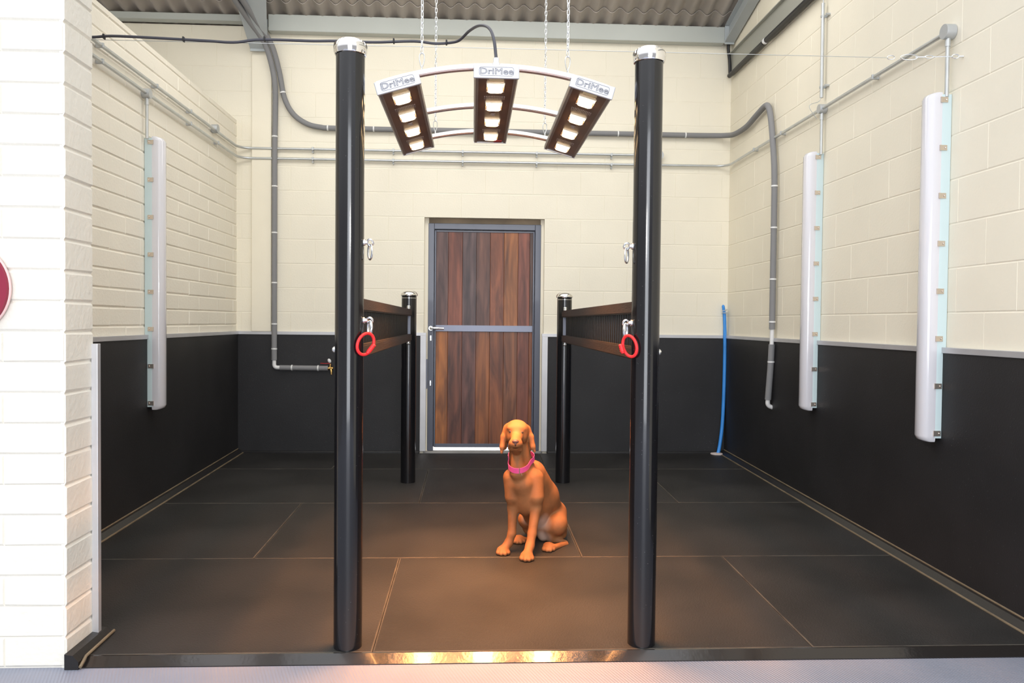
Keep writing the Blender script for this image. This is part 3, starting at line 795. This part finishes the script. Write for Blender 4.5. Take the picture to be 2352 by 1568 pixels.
for x, y, s, zl, zj in ((XL, 5.40, 1, 2.545, 2.820), (XR, 5.44, -1, 2.540, 2.834), (XR, 3.975, -1, 2.528, 2.836)):
    part(round_box(MB(), x+s*.002, y, zj, s, .038 if y < 4.5 else .032), 'junction_box', 'galv_box', c2)
    mb = MB().tube([(x+s*.028, y, zj-.03), (x+s*.028, y, zl-.02)], .0105, 12); mb.cyl((x+s*.028, y, zj-.075), (x+s*.028, y, zj-.035), .0135, 14)
    part(mb, 'drop_pipe', 'galv', c2)
c3 = thing('conduit_drop', (XR-o_, 5.445, 2.91), 'short upright galvanised pipe high on the right wall, open at its lower end', 'conduit')
part(MB().tube([(XR-o_, 5.445, 2.912), (XR-o_, 5.445, 3.56)], .0125, 14), 'pipe', 'galv', c3)
part(MB().tube([(XR-o_, 5.445, 3.55), (XR-o_, 5.445, 3.640)], .004, 8), 'wire_tail', 'galv', c3)
for z in (2.985, 3.47):
    mb = MB().box((XR-o_-.015, 5.437, z-.008), (XR, 5.453, z+.008), bev=.002); mb.cyl((XR-.03, 5.40, z), (XR, 5.40, z), .008, 10); mb.box((XR-.012, 5.395, z-.006), (XR-.004, 5.45, z+.006))
    part(mb, 'saddle_clip', 'galv_box', c3, smooth=False)
part(MB().tube(spline([(XR-o_, 5.445, 2.925), (XR-.05, 5.44, 2.885), (XR-.105, 5.44, 2.865), (XR-.115, 5.44, 2.84), (XR-.085, 5.44, 2.795), (XR-.062, 5.44, 2.765)], 6), .0022, 6), 'loose_wire', 'galv', c3)

# ------------------------------------------------------------------ water pipes
ir = .025; po = .040
def bands(root, pts, r):
    for p, d in pts:
        p = Vector(p); d = Vector(d)*.006
        part(MB().tube([p-d, p+d], r+.0022, 16), 'pipe_band', 'white_pl', root)
p1 = thing('insulated_pipe', (-1.826, YB-po, .9), 'grey insulated pipe going down the back wall to the brass tap', 'pipe', 'grey insulated water pipes')
path = spline([(-2.060, 6.53, 4.13), (-2.03, 6.85, 4.045), (-1.975, 7.15, 3.955), (-1.898, 7.35, 3.84), (-1.845, 7.41, 3.66), (-1.818, 7.43, 3.46), (-1.824, YB-po, 3.2), (-1.828, YB-po, 2.9), (-1.828, YB-po, 2.0), (-1.828, YB-po, .965)], 10)
part(MB().tube(path, ir, 18), 'insulation', 'foam', p1)
part(MB().tube([(-1.775, YB-po, .895), (-1.335, YB-po, .892)], ir*.96, 18), 'insulation', 'foam', p1)
part(MB().tube(fillet([(-1.828, YB-po, .975), (-1.828, YB-po, .897), (-1.765, YB-po, .896)], .05), .0185, 14), 'elbow', 'white_pl', p1)
bands(p1, [((-1.822, YB-po-.012, 3.42), (0, 0, 1)), ((-1.828, YB-po, 3.02), (0, 0, 1)), ((-1.828, YB-po, 2.565), (0, 0, 1)), ((-1.828, YB-po, 2.14), (0, 0, 1)), ((-1.828, YB-po, 1.68), (0, 0, 1)), ((-1.828, YB-po, 1.30), (0, 0, 1)), ((-1.828, YB-po, 1.07), (0, 0, 1)), ((-1.665, YB-po, .895), (1, 0, 0)), ((-1.425, YB-po, .893), (1, 0, 0))], ir)
tap = thing('water_tap', (-1.318, YB-po, .9), 'small brass tap with red lever half hidden behind the tall left post', 'tap')
mb = MB().tube([(-1.338, YB-po, .892), (-1.288, YB-po, .892)], .0135, 14); mb.cyl((-1.318, YB-po, .892), (-1.312, YB-po, .935), .010, 12); mb.tube(spline([(-1.312, YB-po, .892), (-1.304, YB-po-.02, .885), (-1.300, YB-po-.03, .865), (-1.299, YB-po-.03, .838)], 6), .0105, 12)
part(mb, 'tap_body', 'brass', tap)
part(MB().tube(spline([(-1.306, YB-po, .930), (-1.330, YB-po-.005, .938), (-1.355, YB-po-.01, .937), (-1.402, YB-po-.012, .939)], 5), .0058, 10, flat=(.55, 1.3)), 'lever', 'redlever', tap)
part(MB().ball((-1.322, YB-po-.005, .962), (.016, .012, .022), 14, Matrix.Rotation(-.45, 4, 'Y')), 'knob', 'white_pl', tap)

p2 = thing('insulated_pipe', (.5, YB-po, 3.11), 'grey insulated pipe crossing the back wall and dropping down the right wall', 'pipe', 'grey insulated water pipes')
path = spline([(-2.005, 6.53, 4.14), (-1.975, 6.85, 4.055), (-1.92, 7.15, 3.965), (-1.838, 7.36, 3.83), (-1.785, YB-.07, 3.62), (-1.742, YB-po, 3.38), (-1.665, YB-po, 3.235), (-1.55, YB-po, 3.15), (-1.42, YB-po, 3.115), (-1.2, YB-po, 3.107), (0, YB-po, 3.110), (1.5, YB-po, 3.113), (2.05, YB-po, 3.113), (2.27, YB-po-.01, 3.113), (2.36, YB-.10, 3.105), (XR-po, YB-.24, 3.085), (XR-po, 6.95, 3.075), (XR-po, 6.70, 3.11), (XR-po, 6.50, 3.135), (XR-po, 6.42, 3.11), (XR-po, 6.36, 3.0), (XR-po, 6.29, 2.72), (XR-po, 6.262, 2.52), (XR-po, 6.255, 2.2), (XR-po, 6.255, 1.30)], 10)
part(MB().tube(path, ir*.96, 16), 'insulation', 'foam', p2)
part(MB().tube(spline([(XR-po, 6.255, 1.18), (XR-po-.005, 6.26, 1.0), (XR-po-.012, 6.285, .735)], 6), ir*.98, 16), 'insulation', 'foam', p2)
part(MB().tube([(XR-po, 6.255, 1.32), (XR-po, 6.255, 1.16)], .017, 14), 'connector', 'white_pl', p2)
part(MB().tube(fillet([(XR-po-.012, 6.287, .745), (XR-po-.012, 6.290, .685), (XR-.002, 6.290, .668)], .03), .018, 14), 'elbow', 'white_pl', p2)
bands(p2, [((-1.755, YB-.045, 3.42), (.2, 0, -1)), ((-1.345, YB-po, 3.109), (1, 0, 0)), ((-.925, YB-po, 3.108), (1, 0, 0)), ((1.35, YB-po, 3.113), (1, 0, 0)), ((1.99, YB-po, 3.113), (1, 0, 0)), ((XR-po, 6.258, 2.44), (0, 0, 1)), ((XR-po, 6.255, 2.11), (0, 0, 1)), ((XR-po, 6.255, 1.70), (0, 0, 1)), ((XR-po, 6.255, 1.36), (0, 0, 1)), ((XR-po-.003, 6.258, 1.04), (0, 0, 1))], ir)
p3 = thing('water_pipe', (2.345, YB-.06, fz(YB-.06)), 'bare blue plastic pipe rising from the floor in the back right corner', 'pipe')
path = spline([(2.338, YB-.065, fz(7.43)), (2.352, YB-.06, .14), (2.372, YB-.052, .26), (2.388, YB-.045, .42), (2.398, YB-.04, .70), (2.402, YB-.036, 1.0), (2.400, YB-.035, 1.25), (2.392, YB-.036, 1.42), (2.376, YB-.042, 1.52)], 8)
part(MB().tube(path, [.0165]*50+[.0155]*8+[.0135]*6+[.007], 16), 'pipe', 'blue', p3)
z7 = fz(7.43)
part(MB().lathe([(0, 0), (.060, 0), (.062, .006), (.055, .012), (.022, .016), (0, .016)], (2.330, YB-.072, z7), 28), 'floor_flange', 'flange', p3)
mb = MB().tube(spline([(2.36, YB-.058, 1.462), (2.392, YB-.062, 1.468), (2.412, YB-.055, 1.478)], 4), .004, 8); mb.tube(spline([(2.36, YB-.058, 1.445), (2.394, YB-.062, 1.443), (2.414, YB-.05, 1.445), (2.42, YB-.002, 1.448)], 4), .004, 8)
part(mb, 'pipe_clip', 'galv_box', p3)

# ------------------------------------------------------------------ cable tray on the right wall
ct = thing('cable_tray', (XR-.02, 5.5, 3.66), 'grey perforated cable tray with a black cable along its lower edge on the right wall', 'cable tray')
mb = MB().box((XR-.018, 2.0, 3.680), (XR-.002, YB-.02, 3.880)); mb.box((XR-.045, 2.0, 3.872), (XR-.018, YB-.02, 3.880)); part(mb, 'tray', 'tray', ct, smooth=False)
part(MB().tube([(XR-.038, YB-.06, 3.672), (XR-.04, 6.55, 3.674)], .021, 14), 'cable', 'black', ct)
part(MB().tube([(XR-.038, 6.49, 3.674), (XR-.04, 4.5, 3.674), (XR-.04, 2.0, 3.674)], .024, 14), 'cable', 'black', ct)
part(MB().tube(spline([(XR-.038, YB-.075, 3.668), (XR-.03, YB-.05, 3.70), (XR-.036, YB-.05, 3.82), (XR-.05, YB-.05, 3.95), (XR-.045, YB-.09, 4.05), (XR-.03, YB-.115, 4.09)], 6), .014, 12), 'cable', 'black', ct)
part(MB().tube([(XR-.04, 6.53, 3.675), (XR-.04, 6.51, 3.675)], .0245, 14), 'cable_tie', 'white_pl', ct)

# ------------------------------------------------------------------ red disc on the pillar wall (cut by the left edge of the photo)
rd = thing('wall_disc', (-1.905, YF-.03, 1.446), 'dark red round disc on the white block pillar, cut by the left edge', 'disc')
part(MB().lathe([(0, YF-.006), (.168, YF-.006), (.172, YF-.02), (.168, YF-.034), (0, YF-.036)], (-1.905, 0, 1.446), 56, 'Y'), 'face', 'disc', rd)
part(MB().tube([(-1.905+.172*math.cos(2*PI*i/56), YF-.019, 1.446+.172*math.sin(2*PI*i/56)) for i in range(56)], .0055, 8, closed=True), 'rim', 'disc_rim', rd)

# ------------------------------------------------------------------ the dog: one continuous surface from a smooth union of limb shapes
DOG=[
 ('c',0.349,4.53,0.471,0.08,0.413,4.65,0.314,0.1,0.03),
 ('c',0.413,4.65,0.314,0.1,0.472,4.79,0.161,0.098,0.03),
 ('c',0.287,4.42,0.443,0.078,0.321,4.47,0.329,0.08,0.03),
 ('c',0.305,4.46,0.356,0.078,0.384,4.62,0.218,0.072,0.03),
 ('c',0.384,4.62,0.218,0.07,0.427,4.7,0.131,0.062,0.03),
 ('c',0.262,4.4,0.666,0.05,0.284,4.46,0.509,0.076,0.025),
 ('c',0.248,4.36,0.628,0.026,0.259,4.37,0.509,0.045,0.02),
 ('e',0.251,4.38,0.736,0.062,0.08,0.058,0.0,0.0,0.0,0.015),
 ('e',0.249,4.365,0.758,0.056,0.064,0.04,0.0,0.0,0.0,0.02),
 ('e',0.248,4.335,0.742,0.044,0.04,0.036,0.0,0.0,0.0,0.02),
 ('c',0.247,4.315,0.717,0.033,0.235,4.23,0.699,0.026,0.018),
 ('e',0.236,4.245,0.685,0.034,0.042,0.023,0.0,0.0,0.0,0.014),
 ('c',0.219,4.235,0.693,0.017,0.214,4.268,0.662,0.0175,0.014),
 ('c',0.254,4.235,0.693,0.017,0.264,4.268,0.66,0.0175,0.014),
 ('c',0.237,4.255,0.66,0.013,0.246,4.33,0.643,0.03,0.012),
 ('e',0.212,4.322,0.763,0.014,0.012,0.006,0.0,0.0,0.0,0.02),
 ('e',0.274,4.322,0.761,0.014,0.012,0.006,0.0,0.0,0.0,0.02),
 ('e',0.211,4.355,0.706,0.018,0.042,0.032,0.0,0.0,0.0,0.02),
 ('e',0.287,4.355,0.706,0.018,0.042,0.032,0.0,0.0,0.0,0.02),
 ('c',0.198,4.4,0.748,0.022,0.179,4.39,0.703,0.016,0.025),
 ('c',0.178,4.385,0.704,0.017,0.171,4.375,0.65,0.0155,0.012),
 ('c',0.194,4.42,0.718,0.021,0.18,4.41,0.644,0.018,0.014),
 ('c',0.171,4.375,0.652,0.0125,0.167,4.37,0.619,0.008,0.01),
 ('c',0.308,4.41,0.744,0.022,0.329,4.4,0.702,0.016,0.025),
 ('c',0.329,4.395,0.703,0.017,0.34,4.385,0.649,0.0155,0.012),
 ('c',0.317,4.43,0.717,0.021,0.334,4.42,0.643,0.018,0.014),
 ('c',0.34,4.385,0.651,0.0125,0.35,4.38,0.623,0.007,0.01),
 ('c',0.228,4.42,0.472,0.05,0.232,4.42,0.365,0.041,0.012),
 ('c',0.235,4.43,0.363,0.038,0.236,4.44,0.291,0.029,0.02),
 ('c',0.236,4.44,0.296,0.029,0.231,4.43,0.154,0.0225,0.012),
 ('c',0.231,4.43,0.154,0.023,0.213,4.43,0.098,0.0225,0.012),
 ('c',0.213,4.43,0.102,0.0225,0.191,4.415,0.0784,0.0235,0.014),
 ('e',0.18,4.405,0.0672,0.034,0.048,0.024,0.0,0.0,0.0,0.01),
 ('e',0.153,4.385,0.0608,0.0125,0.024,0.0145,0.0,0.0,0.0,0.004),
 ('e',0.169,4.368,0.0606,0.0125,0.024,0.0145,0.0,0.0,0.0,0.004),
 ('e',0.191,4.368,0.0606,0.0125,0.024,0.0145,0.0,0.0,0.0,0.004),
 ('e',0.209,4.388,0.0609,0.0125,0.024,0.0145,0.0,0.0,0.0,0.004),
 ('c',0.351,4.425,0.466,0.056,0.362,4.4,0.369,0.045,0.01),
 ('c',0.36,4.41,0.367,0.04,0.363,4.41,0.303,0.031,0.02),
 ('c',0.363,4.41,0.308,0.031,0.34,4.37,0.17,0.024,0.012),
 ('c',0.34,4.37,0.17,0.0245,0.326,4.34,0.105,0.0235,0.012),
 ('c',0.326,4.34,0.11,0.0235,0.312,4.31,0.0776,0.0245,0.014),
 ('e',0.307,4.3,0.0664,0.036,0.05,0.025,0.0,0.0,0.0,0.01),
 ('e',0.277,4.28,0.0601,0.0128,0.025,0.015,0.0,0.0,0.0,0.004),
 ('e',0.295,4.262,0.0598,0.0128,0.025,0.015,0.0,0.0,0.0,0.004),
 ('e',0.316,4.262,0.0598,0.0128,0.025,0.015,0.0,0.0,0.0,0.004),
 ('e',0.334,4.28,0.0601,0.0128,0.025,0.015,0.0,0.0,0.0,0.004),
 ('c',0.504,4.77,0.187,0.078,0.5,4.6,0.161,0.063,0.012),
 ('c',0.507,4.62,0.151,0.058,0.522,4.66,0.099,0.048,0.014),
 ('c',0.459,4.6,0.141,0.04,0.482,4.62,0.074,0.03,0.015),
 ('c',0.477,4.62,0.074,0.026,0.552,4.6,0.051,0.018,0.012),
 ('c',0.552,4.58,0.049,0.0185,0.472,4.47,0.063,0.0185,0.01),
 ('e',0.443,4.47,0.0683,0.034,0.05,0.024,0.0,0.0,0.0,0.01),
 ('e',0.413,4.445,0.0619,0.012,0.023,0.0138,0.0,0.0,0.0,0.004),
 ('e',0.429,4.43,0.0616,0.012,0.023,0.0138,0.0,0.0,0.0,0.004),
 ('e',0.448,4.43,0.0616,0.012,0.023,0.0138,0.0,0.0,0.0,0.004),
 ('e',0.468,4.45,0.062,0.012,0.023,0.0138,0.0,0.0,0.0,0.004),
 ('c',0.399,4.62,0.177,0.045,0.428,4.64,0.089,0.036,0.02),
 ('c',0.409,4.8,0.164,0.07,0.333,4.7,0.167,0.05,0.025),
 ('c',0.333,4.7,0.167,0.046,0.352,4.74,0.105,0.036,0.02),
 ('c',0.346,4.73,0.107,0.034,0.395,4.8,0.025,0.02,0.012),
 ('c',0.39,4.74,0.036,0.0185,0.309,4.62,0.062,0.0185,0.01),
 ('e',0.283,4.62,0.0698,0.034,0.048,0.023,0.0,0.0,0.0,0.01),
 ('e',0.254,4.595,0.0644,0.012,0.022,0.0132,0.0,0.0,0.0,0.004),
 ('e',0.271,4.58,0.0642,0.012,0.022,0.0132,0.0,0.0,0.0,0.004),
 ('e',0.291,4.58,0.0642,0.012,0.022,0.0132,0.0,0.0,0.0,0.004),
 ('e',0.31,4.6,0.0645,0.012,0.022,0.0132,0.0,0.0,0.0,0.004),
 ('c',0.503,4.88,0.087,0.022,0.565,5.02,0.02,0.012,0.02),
 ('s',0.235,4.222,0.668,0.022,0.03,0.0022,0.004),
 ('s',0.234,4.198,0.683,0.0022,0.02,0.01,0.004),
]
DOG_EYES= [(0.208, 4.3, 0.745), (0.276, 4.3, 0.743)]
DOG_NOSE= (0.234, 4.207, 0.703)
PALE= [((0.399, 4.56, 0.182), 0.075), ((0.421, 4.6, 0.09), 0.06), ((0.328, 4.63, 0.19), 0.055)]
COLLAR= [(0.259, 4.33, 0.523), (0.198, 4.41, 0.567), (0.339, 4.45, 0.592), (0.302, 4.52, 0.602), (0.269, 4.42, 0.58)]
# (0.18, 4.39) 0.049929999999999995
# (0.3, 4.27) 0.04788999999999999
# (0.44, 4.42) 0.05044

def dog_sdf(P):
    D = np.full(P.shape[:-1], 9., np.float32)
    def smin(a, b, k):
        h = np.maximum(k-np.abs(a-b), 0)/k
        return np.minimum(a, b)-h*h*k*.25
    for it in DOG:
        k = it[-1]
        if it[0] == 'c':
            a = np.array(it[1:4], np.float32); ra = it[4]; b = np.array(it[5:8], np.float32); rb = it[8]
            ab = b-a; t = np.clip(((P-a)@ab)/(ab@ab), 0, 1)
            d = np.linalg.norm(P-a-t[..., None]*ab, axis=-1)-(ra+(rb-ra)*t)
        else:
            c = np.array(it[1:4], np.float32); r = np.array(it[4:7], np.float32)
            q = (P-c)/r; k0 = np.linalg.norm(q, axis=-1); k1 = np.linalg.norm(q/r, axis=-1)+1e-9
            d = k0*(k0-1)/k1
        if it[0] == 's': D = -smin(-D, d, k)
        else: D = smin(D, d.astype(np.float32), k)
    return D
def surface_nets(lo, hi, h):
    n = [int(math.ceil((b-a)/h))+1 for a, b in zip(lo, hi)]
    ax = [lo[i]+h*np.arange(n[i], dtype=np.float32) for i in range(3)]
    D = np.empty(n, np.float32)
    for i in range(n[0]):       # slab by slab to keep memory low
        g = np.stack(np.meshgrid(ax[0][i:i+1], ax[1], ax[2], indexing='ij'), -1).astype(np.float32)
        D[i] = dog_sdf(g)[0]
    ins = D < 0
    cs = np.zeros([k-1 for k in n], np.int8)
    for a in (0, 1):
        for b in (0, 1):
            for c in (0, 1): cs += ins[a:n[0]-1+a, b:n[1]-1+b, c:n[2]-1+c]
    act = (cs > 0) & (cs < 8); idx = -np.ones(act.shape, np.int64); ijk = np.argwhere(act); idx[act] = np.arange(len(ijk))
    acc = np.zeros((len(ijk), 3)); cnt = np.zeros(len(ijk))
    cor = [(a, b, c) for a in (0, 1) for b in (0, 1) for c in (0, 1)]
    for p in range(8):
        for q in range(p+1, 8):
            A, B = np.array(cor[p]), np.array(cor[q])
            if abs(A-B).sum() != 1: continue
            da = D[tuple((ijk+A).T)]; db = D[tuple((ijk+B).T)]; m = (da < 0) != (db < 0)
            t = da[m]/(da[m]-db[m]); acc[m] += A+(B-A)*t[:, None]; cnt[m] += 1
    vv = np.array(lo)+h*(ijk+acc/cnt[:, None]); F = []
    for axis in range(3):
        o = [a for a in range(3) if a != axis]
        s0 = [slice(None)]*3; s1 = [slice(None)]*3; s0[axis] = slice(0, -1); s1[axis] = slice(1, None)
        e0 = ins[tuple(s0)]; e1 = ins[tuple(s1)]; ed = np.argwhere(e0 != e1)
        ok = (ed[:, o[0]] > 0) & (ed[:, o[1]] > 0) & (ed[:, o[0]] < n[o[0]]-1) & (ed[:, o[1]] < n[o[1]]-1); ed = ed[ok]
        qs = []
        for du, dv in ((-1, -1), (0, -1), (0, 0), (-1, 0)):
            c = ed.copy(); c[:, o[0]] += du; c[:, o[1]] += dv; qs.append(idx[tuple(c.T)])
        q = np.stack(qs, 1); fl = e0[tuple(ed.T)]
        if axis == 1: fl = ~fl
        q[~fl] = q[~fl][:, ::-1]; F.append(q)
    return vv, np.concatenate(F)
dog = thing('dog', (.31, 4.45, fz(4.45)), 'rust coloured short-haired dog with a pink collar sitting on the rubber mats', 'dog')
vv, ff = surface_nets((.04, 4.10, .02), (.68, 5.08, .86), .0045)
vv[:, 2] = np.maximum(vv[:, 2], .028+.017*(vv[:, 1]-3.1)+.0008)
me = bpy.data.meshes.new('body'); me.from_pydata(vv.tolist(), [], ff.tolist()); me.update()
me.polygons.foreach_set('use_smooth', [True]*len(me.polygons)); me.materials.append(M['dog'])
# coat colour: paler belly and inner thighs
tone = me.color_attributes.new('tone', 'FLOAT_COLOR', 'POINT')
bw = np.zeros(len(vv))
for c_, r_ in PALE:
    d_ = np.linalg.norm(vv-np.array(c_), axis=1)/r_; bw = np.maximum(bw, np.clip(1.6-1.6*d_, 0, 1))
rgba = np.ones((len(vv), 4), np.float32); rgba[:, :3] = bw[:, None]
tone.data.foreach_set('color', rgba.ravel())
_m = M['dog'].node_tree; _b = _m.nodes['Principled BSDF']; _s = _b.inputs['Base Color'].links[0].from_socket
_a = _m.nodes.new('ShaderNodeAttribute'); _a.attribute_name = 'tone'; _x = _m.nodes.new('ShaderNodeMix'); _x.data_type = 'RGBA'
_m.links.new(_a.outputs['Fac'], _x.inputs['Factor']); _m.links.new(_s, _x.inputs['A']); _x.inputs['B'].default_value = (.40, .27, .21, 1); _m.links.new(_x.outputs['Result'], _b.inputs['Base Color'])
body = bpy.data.objects.new('body', me); COL.objects.link(body); body.parent = dog; body.matrix_parent_inverse = Matrix.Translation(-Vector(dog.location))
sm = body.modifiers.new('smooth', 'SMOOTH'); sm.factor = .5; sm.iterations = 2
def front_of(x, z):
    ys = np.linspace(4.15, 4.45, 400, dtype=np.float32); P = np.stack([np.full(400, x), ys, np.full(400, z)], -1).astype(np.float32)
    return float(ys[np.where(dog_sdf(P) < 0)[0][0]])
for i, p in enumerate(DOG_EYES):
    y = front_of(p[0], p[2])
    s0 = np.array((p[0], y, p[2]), np.float32); h = .004
    g = np.array([float(dog_sdf((s0+h*np.eye(3, dtype=np.float32)[k])[None])[0]-dog_sdf((s0-h*np.eye(3, dtype=np.float32)[k])[None])[0]) for k in range(3)])
    g = Vector(g).normalized(); s1 = Vector((p[0], y, p[2]))
    part(MB().ball(s1-g*.0098, .0128, 20), 'eyelid', 'eyelid', dog)
    part(MB().ball(s1-g*.0062+Vector((0, -.0006, -.0008)), (.0100, .0100, .0088), 20), 'eye', 'dog_eye', dog)
nx, ny, nz = DOG_NOSE
mb = MB().ball((nx, ny+.006, nz+.001), (.0185, .014, .0125), 18); mb.ball((nx, ny+.004, nz-.010), (.010, .011, .010), 14)
part(mb, 'nose', 'dog_nose', dog)
# collar: a band that follows the neck surface
cf, cl_, crr, cb, cc = [Vector(p) for p in COLLAR]
nrm = ((crr-cl_).cross(cf-cb)).normalized()
if nrm.z < 0: nrm = -nrm
ex = (crr-cl_).normalized(); ex = (ex-nrm*ex.dot(nrm)).normalized(); ey = nrm.cross(ex)
ctr = (cf+cl_+crr+cb)/4
NB = 48; ringsd = []
for j, dh in enumerate((-.016, -.008, 0, .008, .016)):
    row = []
    for i in range(NB):
        a = 2*PI*i/NB; dr = ex*math.cos(a)+ey*math.sin(a)
        ts = np.linspace(.02, .16, 140, dtype=np.float32)
        P = np.array(ctr+nrm*dh, np.float32)[None]+ts[:, None]*np.array(dr, np.float32)[None]
        d = dog_sdf(P); w_ = np.where(d > .0025)[0]
        row.append(float(ts[w_[0]]) if len(w_) else .1)
    ringsd.append(row)
ra = np.array(ringsd).max(0); _f = np.fft.rfft(ra); _f[4:] = 0; rs_ = np.fft.irfft(_f, NB); ra = rs_+max(0, float(np.max(ra-rs_))*.12)
mb = MB(); bm = mb.bm; cross = [(-.016, 0), (.016, 0), (.016, .0032), (-.016, .0032)]; rg = []
for i in range(NB):
    a = 2*PI*i/NB; dr = ex*math.cos(a)+ey*math.sin(a)
    rg.append([bm.verts.new(ctr+nrm*h+dr*(ra[i]+.001+t)) for h, t in cross])
for i in range(NB):
    A, B = rg[i], rg[(i+1) % NB]
    for k in range(4): bm.faces.new((A[k], A[(k+1) % 4], B[(k+1) % 4], B[k]))
col = part(mb, 'collar', 'collar', dog, ang=50)
i = max(range(NB), key=lambda q: -(ctr+(ex*math.cos(2*PI*q/NB)+ey*math.sin(2*PI*q/NB))*ra[q]).y)
dr = ex*math.cos(2*PI*i/NB)+ey*math.sin(2*PI*i/NB); pc = ctr+dr*(ra[i]+.006); tg = nrm.cross(dr)
mb = MB().tube([pc-nrm*.017-tg*.002, pc+nrm*.017-tg*.002], .0032, 8); mb.tube([pc-nrm*.012+tg*.008, pc-nrm*.030+tg*.010], .002, 8)
part(mb, 'buckle', 'steel', col)

# ------------------------------------------------------------------ light
W = bpy.data.worlds.new('World'); SC.world = W; W.use_nodes = True
bg = W.node_tree.nodes['Background']; bg.inputs['Color'].default_value = (.93, .96, 1., 1); bg.inputs['Strength'].default_value = 1.75
_nt = W.node_tree; _tc = _nt.nodes.new('ShaderNodeTexCoord'); _sx = _nt.nodes.new('ShaderNodeSeparateXYZ'); _rp = _nt.nodes.new('ShaderNodeValToRGB')
_nt.links.new(_tc.outputs['Generated'], _sx.inputs[0]); _nt.links.new(_sx.outputs['Z'], _rp.inputs['Fac']); _nt.links.new(_rp.outputs['Color'], bg.inputs['Color'])
_rp.color_ramp.elements[0].position = .10; _rp.color_ramp.elements[0].color = (.22, .22, .23, 1)
_rp.color_ramp.elements[1].position = .45; _rp.color_ramp.elements[1].color = (1.0, 1.02, 1.06, 1)
def area(name, loc, rot, sx, sy, e, col=(1, 1, 1), spread=180):
    l = bpy.data.lights.new(name, 'AREA'); l.shape = 'RECTANGLE'; l.size = sx; l.size_y = sy; l.energy = e; l.color = col; l.spread = math.radians(spread)
    o = bpy.data.objects.new(name, l); COL.objects.link(o); o.location = loc; o.rotation_euler = rot; return o
area('flash', (.12, .55, 1.98), (math.radians(86), 0, 0), .22, .16, 16., (1, .97, .92))
area('yard_door_daylight', (.05, -3.6, 1.9), (math.radians(90), 0, 0), 3.0, 3.6, 215., (.90, .94, 1))
area('back_wall_fill', (0., 5.7, 4.36), (math.radians(14), 0, 0), 4.2, 1.3, 58., (1, .98, .94))  # added fill lamp under the roof to brighten the back; no rooflight is built
sun = bpy.data.lights.new('sun', 'SUN'); sun.energy = 7.; sun.angle = .01
so = bpy.data.objects.new('sun', sun); COL.objects.link(so); so.rotation_euler = (math.radians(-56), 0, 0)

# ------------------------------------------------------------------ camera
cam = bpy.data.cameras.new('camera'); cam.sensor_width = 36.; cam.lens = 1829./2352.*36.; cam.clip_start = .05
co = bpy.data.objects.new('camera', cam); COL.objects.link(co); SC.camera = co
r0 = Vector((.99871827, -.04967683*-1, 0))
CX = Vector((.99871827, -.04967683, .00969659)); CY = Vector((.00845658, -.02511136, -.99964889)); CZ = Vector((.04990288, .99844961, -.02465908))
mw = Matrix((( CX.x, -CY.x, -CZ.x, 0), (CX.y, -CY.y, -CZ.y, 0), (CX.z, -CY.z, -CZ.z, 1.34), (0, 0, 0, 1)))
co.matrix_world = mw
SC.view_settings.view_transform = 'Standard'; SC.view_settings.look = 'None'; SC.view_settings.gamma = 1.; SC.view_settings.use_curve_mapping = False
SC.view_settings.exposure = .2
